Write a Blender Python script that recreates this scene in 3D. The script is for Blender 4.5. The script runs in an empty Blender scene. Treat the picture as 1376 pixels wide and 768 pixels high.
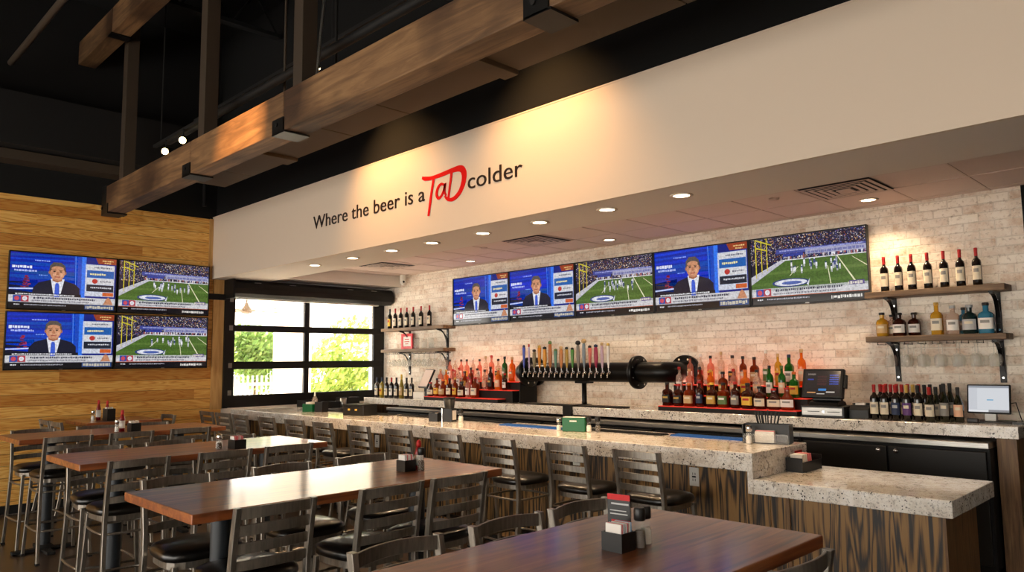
import bpy, math, random
from mathutils import Vector, Matrix
random.seed(7)
PI = math.pi
SC = bpy.context.scene
# light levels
E_POOL, E_TR, E_BEAM, E_DOWN, E_LED, E_SKY, E_SUN, EXPO = 170., 20., 950., 55., 2.2, 6., 28., .2
COL = SC.collection
# ------------------------------------------------------------------ colour / nodes
def lin(c):
    if isinstance(c, str):
        c = c.lstrip('#'); c = [int(c[i:i+2], 16)/255 for i in (0, 2, 4)]
    return tuple((x/12.92 if x <= .04045 else ((x+.055)/1.055)**2.4) for x in c)
def c4(c): return (*lin(c), 1.0)
def newmat(n):
    m = bpy.data.materials.new(n); m.use_nodes = True
    nt = m.node_tree; b = nt.nodes['Principled BSDF']
    return m, nt, b
def plain(n, col, rough=.5, metal=0., emit=None, es=0., trans=0., ior=1.45, alpha=None, coat=0., spec=None):
    m, nt, b = newmat(n)
    b.inputs['Base Color'].default_value = c4(col); b.inputs['Roughness'].default_value = rough
    b.inputs['Metallic'].default_value = metal; b.inputs['IOR'].default_value = ior
    b.inputs['Transmission Weight'].default_value = trans
    b.inputs['Coat Weight'].default_value = coat
    if spec is not None: b.inputs['Specular IOR Level'].default_value = spec
    if emit: b.inputs['Emission Color'].default_value = c4(emit); b.inputs['Emission Strength'].default_value = es
    return m
def N(nt, t, **k):
    n = nt.nodes.new(t)
    for a, v in k.items():
        if a.startswith('i_'):
            n.inputs[int(a[2:]) if a[2:].isdigit() else a[2:].replace('_', ' ')].default_value = v
        else: setattr(n, a, v)
    return n
def L(nt, a, b): nt.links.new(a, b)
def coords(nt, scale=(1, 1, 1), rand=True):
    tc = N(nt, 'ShaderNodeTexCoord'); mp = N(nt, 'ShaderNodeMapping'); mp.inputs['Scale'].default_value = scale
    if rand:
        oi = N(nt, 'ShaderNodeObjectInfo'); mu = N(nt, 'ShaderNodeMath', operation='MULTIPLY'); mu.inputs[1].default_value = 37.
        L(nt, oi.outputs['Random'], mu.inputs[0])
        ad = N(nt, 'ShaderNodeVectorMath', operation='ADD'); L(nt, tc.outputs['Object'], ad.inputs[0]); L(nt, mu.outputs[0], ad.inputs[1])
        L(nt, ad.outputs[0], mp.inputs['Vector'])
    else: L(nt, tc.outputs['Object'], mp.inputs['Vector'])
    return mp.outputs['Vector']
def ramp(nt, src, stops):
    r = N(nt, 'ShaderNodeValToRGB'); e = r.color_ramp.elements
    while len(e) < len(stops): e.new(.5)
    for k, (p, c) in enumerate(stops): e[k].position = p; e[k].color = c4(c)
    L(nt, src, r.inputs[0]); return r.outputs[0]
def mix(nt, f, a, b, bt='MIX'):
    m = N(nt, 'ShaderNodeMix', data_type='RGBA', blend_type=bt)
    for s, k in ((f, 0), (a, 6), (b, 7)):
        if hasattr(s, 'is_linked'): L(nt, s, m.inputs[k])
        else: m.inputs[k].default_value = s if k == 0 else (s if len(s) == 4 else (*s, 1))
    return m.outputs[2]
def bump(nt, b, h, st=.3, d=.01):
    n = N(nt, 'ShaderNodeBump'); n.inputs['Strength'].default_value = st; n.inputs['Distance'].default_value = d
    L(nt, h, n.inputs['Height']); L(nt, n.outputs[0], b.inputs['Normal'])
def noise(nt, v, s, d=3., r=.5, dist=0.):
    n = N(nt, 'ShaderNodeTexNoise'); n.inputs['Scale'].default_value = s; n.inputs['Detail'].default_value = d
    n.inputs['Roughness'].default_value = r; n.inputs['Distortion'].default_value = dist
    L(nt, v, n.inputs['Vector']); return n.outputs['Fac']
M = {}
def grainwood(name, stops, scale, ns, dist, rough, bumpst=.1, coat=0., blotch=None, rand=True, wave=None):
    m, nt, b = newmat(name); v = coords(nt, scale, rand)
    f = noise(nt, v, ns, 6, .6, dist)
    if wave:
        w = N(nt, 'ShaderNodeTexWave', wave_type='BANDS', bands_direction=wave[0]); w.inputs['Scale'].default_value = wave[1]
        w.inputs['Distortion'].default_value = wave[2]; w.inputs['Detail'].default_value = 3; w.inputs['Detail Scale'].default_value = wave[3]
        L(nt, v, w.inputs['Vector'])
        a = N(nt, 'ShaderNodeMath', operation='MULTIPLY'); L(nt, w.outputs['Fac'], a.inputs[0]); L(nt, f, a.inputs[1])
        a2 = N(nt, 'ShaderNodeMath', operation='MULTIPLY_ADD'); L(nt, a.outputs[0], a2.inputs[0]); a2.inputs[1].default_value = .9; a2.inputs[2].default_value = .12
        f = a2.outputs[0]
    c = ramp(nt, f, stops)
    if blotch:
        v2 = coords(nt, (1, 1, 1), rand); c = mix(nt, ramp(nt, noise(nt, v2, blotch[0], 3), [(.4, '#000000'), (.65, '#ffffff')]), c, mix(nt, 1., c, c4(blotch[1]), 'MULTIPLY'))
    L(nt, c, b.inputs['Base Color']); b.inputs['Roughness'].default_value = rough; b.inputs['Coat Weight'].default_value = coat
    b.inputs['Coat Roughness'].default_value = .12
    bump(nt, b, f, bumpst, .004)
    return m
M['beam'] = grainwood('beam_timber', [(.3, '#5a4128'), (.5, '#775738'), (.7, '#94714b')], (.45, 5, 5), 3.0, 1.2, .65, .2, blotch=(1.1, '#8d8074'))
M['table'] = grainwood('table_wood', [(.3, '#542711'), (.5, '#87461f'), (.72, '#aa6634')], (9, .7, 9), 2.2, .8, .4, .012, coat=.72)
M['tedge'] = grainwood('table_edge', [(.3, '#2e1709'), (.6, '#5c3316')], (1, 1, 14), 3, .3, .4, .05)
def zebra(name, dark, mid, light, sc=4.4, rings=12.):
    m, nt, b = newmat(name); v = coords(nt, (sc, sc, sc*.085)); v2 = coords(nt, (42, 42, 1.1))
    f0 = noise(nt, v, 1.35, 2.5, .5, .55); fs = noise(nt, v2, 1.6, 3, .6, .3)
    mu = N(nt, 'ShaderNodeMath', operation='MULTIPLY'); L(nt, f0, mu.inputs[0]); mu.inputs[1].default_value = rings
    pp = N(nt, 'ShaderNodeMath', operation='PINGPONG'); L(nt, mu.outputs[0], pp.inputs[0]); pp.inputs[1].default_value = .5
    a = N(nt, 'ShaderNodeMath', operation='MULTIPLY_ADD'); L(nt, pp.outputs[0], a.inputs[0]); a.inputs[1].default_value = 1.05; a.inputs[2].default_value = -.26
    a2 = N(nt, 'ShaderNodeMath', operation='ADD'); L(nt, a.outputs[0], a2.inputs[0]); L(nt, fs, a2.inputs[1])
    c = ramp(nt, a2.outputs[0], [(.30, dark), (.44, mid), (.62, light), (.95, light)])
    L(nt, c, b.inputs['Base Color']); b.inputs['Roughness'].default_value = .45; bump(nt, b, a2.outputs[0], .12, .003)
    return m
M['barwood'] = zebra('zebra_wood', '#1a120b', '#5e4426', '#9c7543')
M['postwood'] = grainwood('panel_wood', [(.3, '#4a3420'), (.5, '#755537'), (.7, '#93714a')], (8, 8, .7), 2.5, 1.5, .5, .15)
M['shelf'] = grainwood('shelf_wood', [(.3, '#4a3727'), (.5, '#6c543c'), (.7, '#8b7052')], (.8, 9, 9), 2.5, .8, .6, .15)
# plank wall (boards along Y)
def plankwall():
    m, nt, b = newmat('pine_planks')
    tc = N(nt, 'ShaderNodeTexCoord'); sp = N(nt, 'ShaderNodeSeparateXYZ'); L(nt, tc.outputs['Object'], sp.inputs[0])
    H = .137
    dv = N(nt, 'ShaderNodeMath', operation='DIVIDE'); L(nt, sp.outputs['Z'], dv.inputs[0]); dv.inputs[1].default_value = H
    fl = N(nt, 'ShaderNodeMath', operation='FLOOR'); L(nt, dv.outputs[0], fl.inputs[0])
    wn0 = N(nt, 'ShaderNodeTexWhiteNoise', noise_dimensions='1D'); L(nt, fl.outputs[0], wn0.inputs['W'])
    # lengthwise joints
    yo = N(nt, 'ShaderNodeMath', operation='MULTIPLY_ADD'); L(nt, wn0.outputs['Value'], yo.inputs[0]); yo.inputs[1].default_value = 7.; L(nt, sp.outputs['Y'], yo.inputs[2])
    yd = N(nt, 'ShaderNodeMath', operation='DIVIDE'); L(nt, yo.outputs[0], yd.inputs[0]); yd.inputs[1].default_value = 2.6
    yf = N(nt, 'ShaderNodeMath', operation='FLOOR'); L(nt, yd.outputs[0], yf.inputs[0])
    cb = N(nt, 'ShaderNodeCombineXYZ'); L(nt, fl.outputs[0], cb.inputs[0]); L(nt, yf.outputs[0], cb.inputs[1])
    wn = N(nt, 'ShaderNodeTexWhiteNoise', noise_dimensions='2D'); L(nt, cb.outputs[0], wn.inputs['Vector'])
    # grain coordinate, shifted per board
    sh = N(nt, 'ShaderNodeMath', operation='MULTIPLY'); L(nt, wn.outputs['Value'], sh.inputs[0]); sh.inputs[1].default_value = 50.
    gv = N(nt, 'ShaderNodeCombineXYZ'); L(nt, sh.outputs[0], gv.inputs[0])
    gy = N(nt, 'ShaderNodeMath', operation='MULTIPLY_ADD'); L(nt, sp.outputs['Y'], gy.inputs[0]); gy.inputs[1].default_value = .9; L(nt, sh.outputs[0], gy.inputs[2])
    L(nt, gy.outputs[0], gv.inputs[1])
    gz = N(nt, 'ShaderNodeMath', operation='MULTIPLY'); L(nt, sp.outputs['Z'], gz.inputs[0]); gz.inputs[1].default_value = 9.; L(nt, gz.outputs[0], gv.inputs[2])
    f0 = noise(nt, gv.outputs[0], 1.1, 2, .5, .6)
    rings = N(nt, 'ShaderNodeMath', operation='MULTIPLY'); L(nt, f0, rings.inputs[0]); rings.inputs[1].default_value = 9.
    pp = N(nt, 'ShaderNodeMath', operation='PINGPONG'); L(nt, rings.outputs[0], pp.inputs[0]); pp.inputs[1].default_value = .5
    f1 = noise(nt, gv.outputs[0], 9, 3, .6, .2)
    a = N(nt, 'ShaderNodeMath', operation='MULTIPLY_ADD'); L(nt, pp.outputs[0], a.inputs[0]); a.inputs[1].default_value = .9; a.inputs[2].default_value = .12
    a2 = N(nt, 'ShaderNodeMath', operation='MULTIPLY_ADD'); L(nt, f1, a2.inputs[0]); a2.inputs[1].default_value = .5; L(nt, a.outputs[0], a2.inputs[2])
    c = ramp(nt, a2.outputs[0], [(.22, '#bb762c'), (.5, '#e6aa52'), (.85, '#f4c874')])
    br = ramp(nt, wn.outputs['Value'], [(0, '#d2b898'), (.25, '#efe6da'), (1, '#ffffff')])
    c = mix(nt, 1., c, br, 'MULTIPLY')
    fr = N(nt, 'ShaderNodeMath', operation='FRACT'); L(nt, dv.outputs[0], fr.inputs[0])
    j = N(nt, 'ShaderNodeMath', operation='LESS_THAN'); L(nt, fr.outputs[0], j.inputs[0]); j.inputs[1].default_value = .03
    c = mix(nt, j.outputs[0], c, c4('#4a2d12'))
    L(nt, c, b.inputs['Base Color']); b.inputs['Roughness'].default_value = .45
    bump(nt, b, fr.outputs[0], .05, .003)
    return m
M['planks'] = plankwall()
def brick():
    m, nt, b = newmat('whitewashed_brick')
    tc = N(nt, 'ShaderNodeTexCoord'); sp = N(nt, 'ShaderNodeSeparateXYZ'); L(nt, tc.outputs['Object'], sp.inputs[0])
    cb = N(nt, 'ShaderNodeCombineXYZ'); L(nt, sp.outputs['X'], cb.inputs[0]); L(nt, sp.outputs['Z'], cb.inputs[1])
    def bt(c1, c2, mo, ms, smo):
        br = N(nt, 'ShaderNodeTexBrick'); L(nt, cb.outputs[0], br.inputs['Vector'])
        br.inputs['Scale'].default_value = 1.; br.inputs['Brick Width'].default_value = .235; br.inputs['Row Height'].default_value = .0775
        br.inputs['Mortar Size'].default_value = ms; br.inputs['Mortar Smooth'].default_value = smo
        br.inputs['Color1'].default_value = c4(c1); br.inputs['Color2'].default_value = c4(c2); br.inputs['Mortar'].default_value = c4(mo); br.inputs['Bias'].default_value = 0.
        return br
    br = bt('#cdae92', '#fbf0e0', '#f1e6d6', .007, .35)
    n1 = noise(nt, cb.outputs[0], 7, 5, .7); n2 = noise(nt, cb.outputs[0], 30, 4, .65)
    w = ramp(nt, n1, [(.36, '#000000'), (.60, '#e6e6e6')])
    c = mix(nt, w, br.outputs['Color'], c4('#fbf2e4'))
    d = ramp(nt, n2, [(.33, '#ae9a88'), (.46, '#ffffff')])
    c = mix(nt, .5, c, mix(nt, 1., c, d, 'MULTIPLY'))
    e = bt('#ffffff', '#ffffff', '#c4b4a4', .0045, .5)
    c = mix(nt, .42, c, mix(nt, 1., c, e.outputs['Color'], 'MULTIPLY'))
    L(nt, c, b.inputs['Base Color']); b.inputs['Roughness'].default_value = .75
    h = N(nt, 'ShaderNodeMath', operation='MULTIPLY_ADD'); L(nt, br.outputs['Fac'], h.inputs[0]); h.inputs[1].default_value = -1.5; L(nt, n2, h.inputs[2])
    bump(nt, b, h.outputs[0], .6, .008)
    return m
M['brick'] = brick()
def granite():
    m, nt, b = newmat('speckled_granite'); v = coords(nt, (1, 1, 1), False)
    c = ramp(nt, noise(nt, v, 14, 4, .7), [(.3, '#d2c8bb'), (.5, '#ebe5db'), (.7, '#f9f6f1')])
    vo = N(nt, 'ShaderNodeTexVoronoi'); vo.inputs['Scale'].default_value = 55; L(nt, v, vo.inputs['Vector'])
    n = noise(nt, v, 11, 3, .6); s = N(nt, 'ShaderNodeMath', operation='MULTIPLY_ADD'); L(nt, n, s.inputs[0]); s.inputs[1].default_value = -.9; s.inputs[2].default_value = .62
    lt = N(nt, 'ShaderNodeMath', operation='LESS_THAN'); L(nt, vo.outputs['Distance'], lt.inputs[0]); L(nt, s.outputs[0], lt.inputs[1])
    c = mix(nt, lt.outputs[0], c, c4('#2d2925'))
    f = ramp(nt, noise(nt, v, 80, 2, .5), [(.55, '#ffffff'), (.68, '#6d655c')]); c = mix(nt, .4, c, mix(nt, 1., c, f, 'MULTIPLY'))
    g = ramp(nt, noise(nt, v, 26, 4, .65), [(.58, '#ffffff'), (.64, '#6a6058')]); c = mix(nt, .6, c, mix(nt, 1., c, g, 'MULTIPLY'))
    L(nt, c, b.inputs['Base Color']); b.inputs['Roughness'].default_value = .12; b.inputs['Coat Weight'].default_value = .3; b.inputs['Coat Roughness'].default_value = .05
    return m
M['granite'] = granite()
def floor_mat():
    m, nt, b = newmat('dark_concrete'); v = coords(nt, (1, 1, 1), False)
    c = ramp(nt, noise(nt, v, 1.6, 6, .6), [(.3, '#2b211b'), (.7, '#4b3c31')])
    L(nt, c, b.inputs['Base Color']); b.inputs['Roughness'].default_value = .3
    return m
M['floor'] = floor_mat()
def steel(n, c, r, s=(60, 2, 2), met=1.):
    m, nt, b = newmat(n); v = coords(nt, s)
    f = noise(nt, v, 3, 3, .6); L(nt, ramp(nt, f, [(.3, [x*.8 for x in c]), (.7, c)]), b.inputs['Base Color'])
    b.inputs['Metallic'].default_value = met; b.inputs['Roughness'].default_value = r
    return m
M['gun'] = steel('gunmetal', (.56, .53, .49), .33, (20, 20, 3), .72)
M['stainless'] = steel('stainless', (.66, .65, .63), .32, (3, 60, 60))
M['chrome'] = plain('chrome', (.85, .85, .85), .12, 1.)
M['iron'] = plain('black_iron', (.085, .08, .075), .33, .6)
M['vinyl'] = plain('black_vinyl', (.05, .045, .042), .33, coat=.2)
M['blackplastic'] = plain('black_plastic', (.06, .06, .06), .4)
M['matteblack'] = plain('matte_black', (.045, .042, .04), .7)
M['blackmetal'] = plain('black_metal', (.075, .07, .065), .45, .3)
M['rubber'] = plain('black_rubber', (.05, .05, .05), .8)
M['column'] = plain('column_paint', (.12, .14, .16), .45)
M['header'] = plain('cream_paint', (.85, .78, .70), .65)
M['soffit'] = plain('soffit_paint', (.86, .81, .76), .7)
M['bulk'] = plain('bulkhead_paint', (.9, .87, .83), .7)
M['darkwall'] = plain('dark_paint', (.032, .03, .027), .9)
M['deck'] = plain('black_deck', (.02, .019, .018), .95)
M['panelbrown'] = plain('brown_panel', (.3, .235, .165), .75)
M['steelpost'] = plain('brown_steel_post', (.24, .2, .16), .55)
M['tile'] = plain('ceiling_tile', (.87, .79, .75), .8)
M['grid'] = plain('ceiling_grid', (.82, .73, .68), .6)
M['whitep'] = plain('white_plastic', (.9, .89, .86), .4)
M['lampon'] = plain('lamp_lens', (1, .95, .85), .5, emit=(1, .93, .8), es=9)
M['trackon'] = plain('track_lens', (1, .95, .85), .5, emit=(1, .86, .6), es=14)
M['lamprim'] = plain('lamp_trim', (.85, .78, .7), .5)
M['letter'] = plain('letter_brown', (.14, .09, .06), .45)
M['red'] = plain('red_paint', (.86, .03, .04), .35)
M['trimwood'] = grainwood('trim_wood', [(.3, '#a8793f'), (.7, '#cfa467')], (6, 6, .6), 2.5, .8, .5, .05)
M['led'] = plain('red_led_acrylic', (.8, .2, .12), .4, emit=(1, .25, .18), es=.3)
M['blue'] = plain('blue_rubber', (.05, .33, .62), .5)
M['green'] = plain('green_plastic', (.03, .36, .2), .35)
M['paper'] = plain('white_paper', (.93, .91, .88), .8)
M['pink'] = plain('pink_paper', (.9, .5, .52), .8)
M['redpaper'] = plain('red_paper', (.75, .08, .1), .6)
M['bluepaper'] = plain('blue_paper', (.55, .7, .85), .8)
M['pepper'] = plain('pepper_grain', (.3, .24, .18), .8)
M['salt'] = plain('salt_grain', (.93, .92, .9), .8)
M['ketch'] = plain('ketchup_red', (.5, .04, .04), .3)
M['stucco'] = plain('white_stucco', (.95, .94, .92), .8)
M['pave'] = plain('pale_paving', (.88, .85, .8), .8)
M['fanmetal'] = plain('fan_metal', (.45, .4, .35), .5)
M['bark'] = plain('tree_bark', (.4, .32, .24), .9)
M['fence'] = plain('grey_fence', (.62, .62, .62), .7)
def leaf(n, a, b_):
    m, nt, b = newmat(n); g = N(nt, 'ShaderNodeNewGeometry')
    L(nt, ramp(nt, g.outputs['Random Per Island'], [(0, a), (1, b_)]), b.inputs['Base Color']); b.inputs['Roughness'].default_value = .6
    tr = N(nt, 'ShaderNodeBsdfTranslucent'); L(nt, b.inputs['Base Color'].links[0].from_socket, tr.inputs[0]); mx = N(nt, 'ShaderNodeMixShader'); mx.inputs[0].default_value = .5
    L(nt, b.outputs[0], mx.inputs[1]); L(nt, tr.outputs[0], mx.inputs[2]); L(nt, mx.outputs[0], nt.nodes['Material Output'].inputs[0])
    return m
M['leafA'] = leaf('leaf_yellow', '#7f9f45', '#bcc566'); M['leafB'] = leaf('leaf_green', '#668a40', '#9db565')
def glassy(n, col, rough=.05, ior=1.45, tint=.75):
    # thin coloured glass: clear tinted transmission plus surface gloss
    m, nt, b = newmat(n); nt.nodes.remove(b); o = nt.nodes['Material Output']
    t = N(nt, 'ShaderNodeBsdfTransparent'); t.inputs[0].default_value = c4(col)
    g = N(nt, 'ShaderNodeBsdfPrincipled'); g.inputs['Base Color'].default_value = c4(col); g.inputs['Roughness'].default_value = rough
    g.inputs['IOR'].default_value = ior; g.inputs['Coat Weight'].default_value = .5
    mx = N(nt, 'ShaderNodeMixShader'); mx.inputs[0].default_value = 1-tint
    L(nt, t.outputs[0], mx.inputs[1]); L(nt, g.outputs[0], mx.inputs[2]); L(nt, mx.outputs[0], o.inputs[0])
    return m
M['pane'] = glassy('window_glass', (.98, .98, .98), .02, 1.45, .95)
M['clear'] = glassy('clear_glass', (.985, .985, .98), .03, 1.5, .9)
M['lqclear'] = glassy('clear_bottle', (.95, .9, .86), .06, 1.5, .75)
M['lqamber'] = glassy('amber_bottle', (.58, .2, .05), .08, 1.5, .45)
M['lqbrown'] = glassy('brown_bottle', (.27, .085, .035), .08, 1.5, .35)
M['lqgreen'] = glassy('green_bottle', (.12, .42, .12), .08, 1.5, .35)
M['lqorange'] = glassy('orange_bottle', (.95, .5, .12), .08, 1.5, .45)
M['lqyellow'] = glassy('yellow_bottle', (.9, .72, .22), .08, 1.5, .5)
M['lqpink'] = glassy('pink_bottle', (.96, .72, .64), .06, 1.5, .72)
M['lqblue'] = glassy('blue_bottle', (.3, .62, .75), .08, 1.5, .4)
M['lqteal'] = glassy('teal_bottle', (.08, .2, .2), .08, 1.5, .3)
M['wine'] = plain('dark_wine_glass', (.035, .025, .022), .1, coat=.5)
M['winegreen'] = plain('olive_wine_glass', (.09, .1, .03), .1, coat=.5)
M['wineyellow'] = plain('white_wine_glass', (.55, .48, .16), .12, coat=.5)
for n, c in dict(cream='#e5d9c0', black='#1d1b1a', white='#eeeae2', yellow='#e6b93c', tan='#c9a877', red='#b3201d', green='#5f7a45', gold='#c9a24a', grey='#8d8a84', peach='#e8b795', navy='#22304f', purple='#5e3a78', orange='#d96a22', silver='#b9b9b9').items():
    M['c_'+n] = plain('label_'+n, c, .55)
def vcol_screen(n, es, grain=.6):
    m, nt, b = newmat(n); a = N(nt, 'ShaderNodeAttribute', attribute_name='Col')
    b.inputs['Base Color'].default_value = (.01, .01, .012, 1); b.inputs['Roughness'].default_value = .12
    tc = N(nt, 'ShaderNodeTexCoord'); f = noise(nt, tc.outputs['Object'], 42, 4, .7)
    L(nt, mix(nt, grain, a.outputs['Color'], mix(nt, 1., a.outputs['Color'], ramp(nt, f, [(.3, '#8a8a8a'), (.6, '#ffffff')]), 'MULTIPLY')), b.inputs['Emission Color']); b.inputs['Emission Strength'].default_value = es
    return m
M['screen'] = vcol_screen('screen_picture', .9); M['uiscreen'] = vcol_screen('terminal_picture', .85, 0.)
M['print'] = (lambda: (lambda m, nt, b: (L(nt, N(nt, 'ShaderNodeAttribute', attribute_name='Col').outputs['Color'], b.inputs['Base Color']), m)[1])(*newmat('printed_card')))()
# ------------------------------------------------------------------ mesh builder
class MB:
    def __init__(s): s.v = []; s.f = []; s.m = []; s.s = []; s.c = []
    def add(s, vs, fs, m=0, sm=False, col=None):
        o = len(s.v); s.v += [tuple(v) for v in vs]
        for f in fs: s.f.append([i+o for i in f]); s.m.append(m); s.s.append(sm); s.c.append(col)
        return s
    def box(s, x0, x1, y0, y1, z0, z1, m=0):
        vs = [(x, y, z) for z in (z0, z1) for y in (y0, y1) for x in (x0, x1)]
        return s.add(vs, [(0, 2, 3, 1), (4, 5, 7, 6), (0, 1, 5, 4), (2, 6, 7, 3), (0, 4, 6, 2), (1, 3, 7, 5)], m)
    def rings(s, R, m=0, sm=True, cap=(True, True)):
        n = len(R[0]); vs = [p for r in R for p in r]; fs = []
        for i in range(len(R)-1):
            for j in range(n): fs.append((i*n+j, i*n+(j+1) % n, (i+1)*n+(j+1) % n, (i+1)*n+j))
        s.add(vs, fs, m, sm)
        if cap[0]: s.add(R[0], [tuple(reversed(range(n)))], m, False)
        if cap[1]: s.add(R[-1], [tuple(range(n))], m, False)
        return s
    def lathe(s, prof, n=16, c=(0, 0, 0), m=0, cap=(True, True), sq=None, axis='z', sx=1., sy=1.):
        R = []
        for r, z in prof:
            ring = []
            for k in range(n):
                a = 2*PI*(k+.5)/n; x, y = math.cos(a), math.sin(a)
                if sq:
                    q = (abs(x)**sq+abs(y)**sq)**(-1/sq); x *= q; y *= q
                x *= r*sx; y *= r*sy
                ring.append({'z': (c[0]+x, c[1]+y, c[2]+z), 'x': (c[0]+z, c[1]+x, c[2]+y), 'y': (c[0]+y, c[1]+z, c[2]+x)}[axis])
            R.append(ring)
        return s.rings(R, m, True, cap)
    def tube(s, pts, r, n=8, m=0, closed=False, flat=None):
        P = [Vector(p) for p in pts]; R = []; up = None
        k = len(P)
        for i in range(k):
            if closed: t = (P[(i+1) % k]-P[i-1]).normalized()
            else: t = (P[min(i+1, k-1)]-P[max(i-1, 0)]).normalized()
            if up is None:
                up = Vector((0, 0, 1)) if abs(t.z) < .9 else Vector((0, 1, 0))
            u = (up-t*up.dot(t)).normalized(); w = t.cross(u); up = u
            rr = r[i] if isinstance(r, (list, tuple)) else r
            R.append([P[i]+(u*math.cos(2*PI*j/n)+w*math.sin(2*PI*j/n)*(flat or 1))*rr for j in range(n)])
        if closed: R.append(R[0])
        return s.rings(R, m, True, (not closed, not closed))
    def cyl(s, a, b, r, n=12, m=0, r2=None): return s.tube([a, b], [r, r if r2 is None else r2], n, m)
    def prism(s, poly, d0, d1, plane='xy', m=0):
        # poly is a counter-clockwise outline; extruded from d0 to d1 on the third axis
        mp = {'xy': lambda p, d: (p[0], p[1], d), 'xz': lambda p, d: (p[0], d, p[1]), 'yz': lambda p, d: (d, p[0], p[1])}[plane]
        n = len(poly); vs = [mp(p, d0) for p in poly]+[mp(p, d1) for p in poly]
        fs = [tuple(reversed(range(n))), tuple(range(n, 2*n))]+[(i, (i+1) % n, n+(i+1) % n, n+i) for i in range(n)]
        return s.add(vs, fs, m)
    def build(s, name, mats, parent=None, bevel=0., seg=2, loc=None):
        me = bpy.data.meshes.new(name); me.from_pydata(s.v, [], s.f)
        mats = mats if isinstance(mats, (list, tuple)) else [mats]
        for m in mats: me.materials.append(M[m] if isinstance(m, str) else m)
        me.polygons.foreach_set('material_index', s.m); me.polygons.foreach_set('use_smooth', s.s)
        if any(c is not None for c in s.c):
            at = me.color_attributes.new('Col', 'FLOAT_COLOR', 'CORNER'); k = 0
            for p, c in zip(me.polygons, s.c):
                for _ in p.loop_indices: at.data[k].color = (*c, 1); k += 1
        import bmesh
        bm = bmesh.new(); bm.from_mesh(me); bmesh.ops.recalc_face_normals(bm, faces=bm.faces); bm.to_mesh(me); bm.free()
        me.update()
        o = bpy.data.objects.new(name, me); COL.objects.link(o)
        if parent: o.parent = parent
        if loc: o.location = loc
        if bevel:
            b = o.modifiers.new('bevel', 'BEVEL'); b.width = bevel; b.segments = seg; b.limit_method = 'ANGLE'; b.angle_limit = .8
        return o
def tag(o, label=None, cat=None, group=None, kind=None):
    if label: o['label'] = label
    if cat: o['category'] = cat
    if group: o['group'] = group
    if kind: o['kind'] = kind
    return o
def thing(name, label, cat, loc=(0, 0, 0), rz=0., group=None):
    o = bpy.data.objects.new(name, None); o.empty_display_size = .05; COL.objects.link(o)
    o.location = loc; o.rotation_euler = (0, 0, rz); return tag(o, label, cat, group)
def struct(name, mb, mats, parent=None, label=None, cat=None, bevel=0.):
    o = mb.build(name, mats, parent, bevel)
    if parent is None: tag(o, label or name.replace('_', ' '), cat or name.split('_')[0], None, 'structure')
    return o
CH = {}
def kids(o):
    return [c for c in bpy.data.objects if c.parent is o]
def copy_tree(src, parent=None, tree=None):
    if tree is None: tree = TREE(src)
    c = src.copy(); COL.objects.link(c)
    if parent: c.parent = parent
    for t, sub in tree: copy_tree(t, c, sub)
    return c
_tree = {}
def TREE(o):
    if o.name not in _tree: _tree[o.name] = [(k, TREE(k)) for k in kids(o)]
    return _tree[o.name]
def dup(src, loc, rz=0., label=None, group=None):
    c = copy_tree(src); c.location = loc; c.rotation_euler = (0, 0, rz)
    if label: c['label'] = label
    if group: c['group'] = group
    return c
ORD = ['first', 'second', 'third', 'fourth', 'fifth', 'sixth', 'seventh', 'eighth', 'ninth', 'tenth', 'eleventh', 'twelfth', 'thirteenth', 'fourteenth', 'fifteenth', 'sixteenth', 'seventeenth', 'eighteenth']
def bx(name, mat, parent, *b, bevel=0.): return MB().box(*b).build(name, mat, parent, bevel)
# ------------------------------------------------------------------ SETTING
XW, YB, YH = -10.45, 7.4, 4.41
ZS, ZT, ZH, ZR = 2.91, 3.13, 3.79, 6.4
XR, YF = 2.2, -5.0
struct('floor', MB().box(XW-.1, XR, YF, YB+.1, -.1, 0), 'floor', label='dark stained concrete floor of the bar room')
struct('ceiling', MB().box(XW-.1, XR, YF, YB+.1, ZR, ZR+.2), 'deck', label='black open ceiling deck high above the room')
# left wall: planks up to ZH, black above, opening for the sectional window
WY0, WY1, WZ0, WZ1 = 4.60, 7.39, 1.09, 2.92
struct('wall_left', MB().box(XW-.12, XW, YF, WY0, .1, ZH-.02), 'planks', label='honey pine plank wall with horizontal boards')
struct('baseboard_left', MB().box(XW-.1, XW+.012, YF, WY0, 0, .1), 'darkwall', label='dark baseboard under the pine plank wall')
u = MB().box(XW-.12, XW, WY0, YB+.1, 0, WZ0).box(XW-.12, XW, WY0, YB+.1, WZ1, ZH-.02).box(XW-.12, XW, WY1, YB+.1, WZ0, WZ1)
struct('wall_left_window_side', u, 'bulk', label='pale wall around the sectional window', cat='wall')
struct('wall_left_upper', MB().box(XW-.12, XW, YF, YB+.1, ZH-.02, ZR), 'darkwall', label='black painted wall above the pine planks', cat='wall')
struct('trim_1', MB().box(XW, XW+.025, 4.44, 4.60, 1.08, ZS), 'trimwood', label='pale vertical wood trim board left of the sectional window', cat='trim')
struct('trim_2', MB().box(XW, XW+.03, 4.36, 4.41, ZS, ZH-.02), 'trimwood', label='narrow vertical wood trim beside the cream header', cat='trim')
struct('wall_back', MB().box(XW-.12, -1.32, YB, YB+.12, 0, ZR), 'brick', label='whitewashed brick wall behind the bar')
struct('wall_back_end', MB().box(-1.32, XR, YB-.02, YB+.12, 0, ZR), 'darkwall', label='dark painted wall right of the brick', cat='wall')
struct('wall_right', MB().box(XR, XR+.12, YF, YB+.1, 0, ZR), 'bulk', label='pale side wall of the room')
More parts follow.
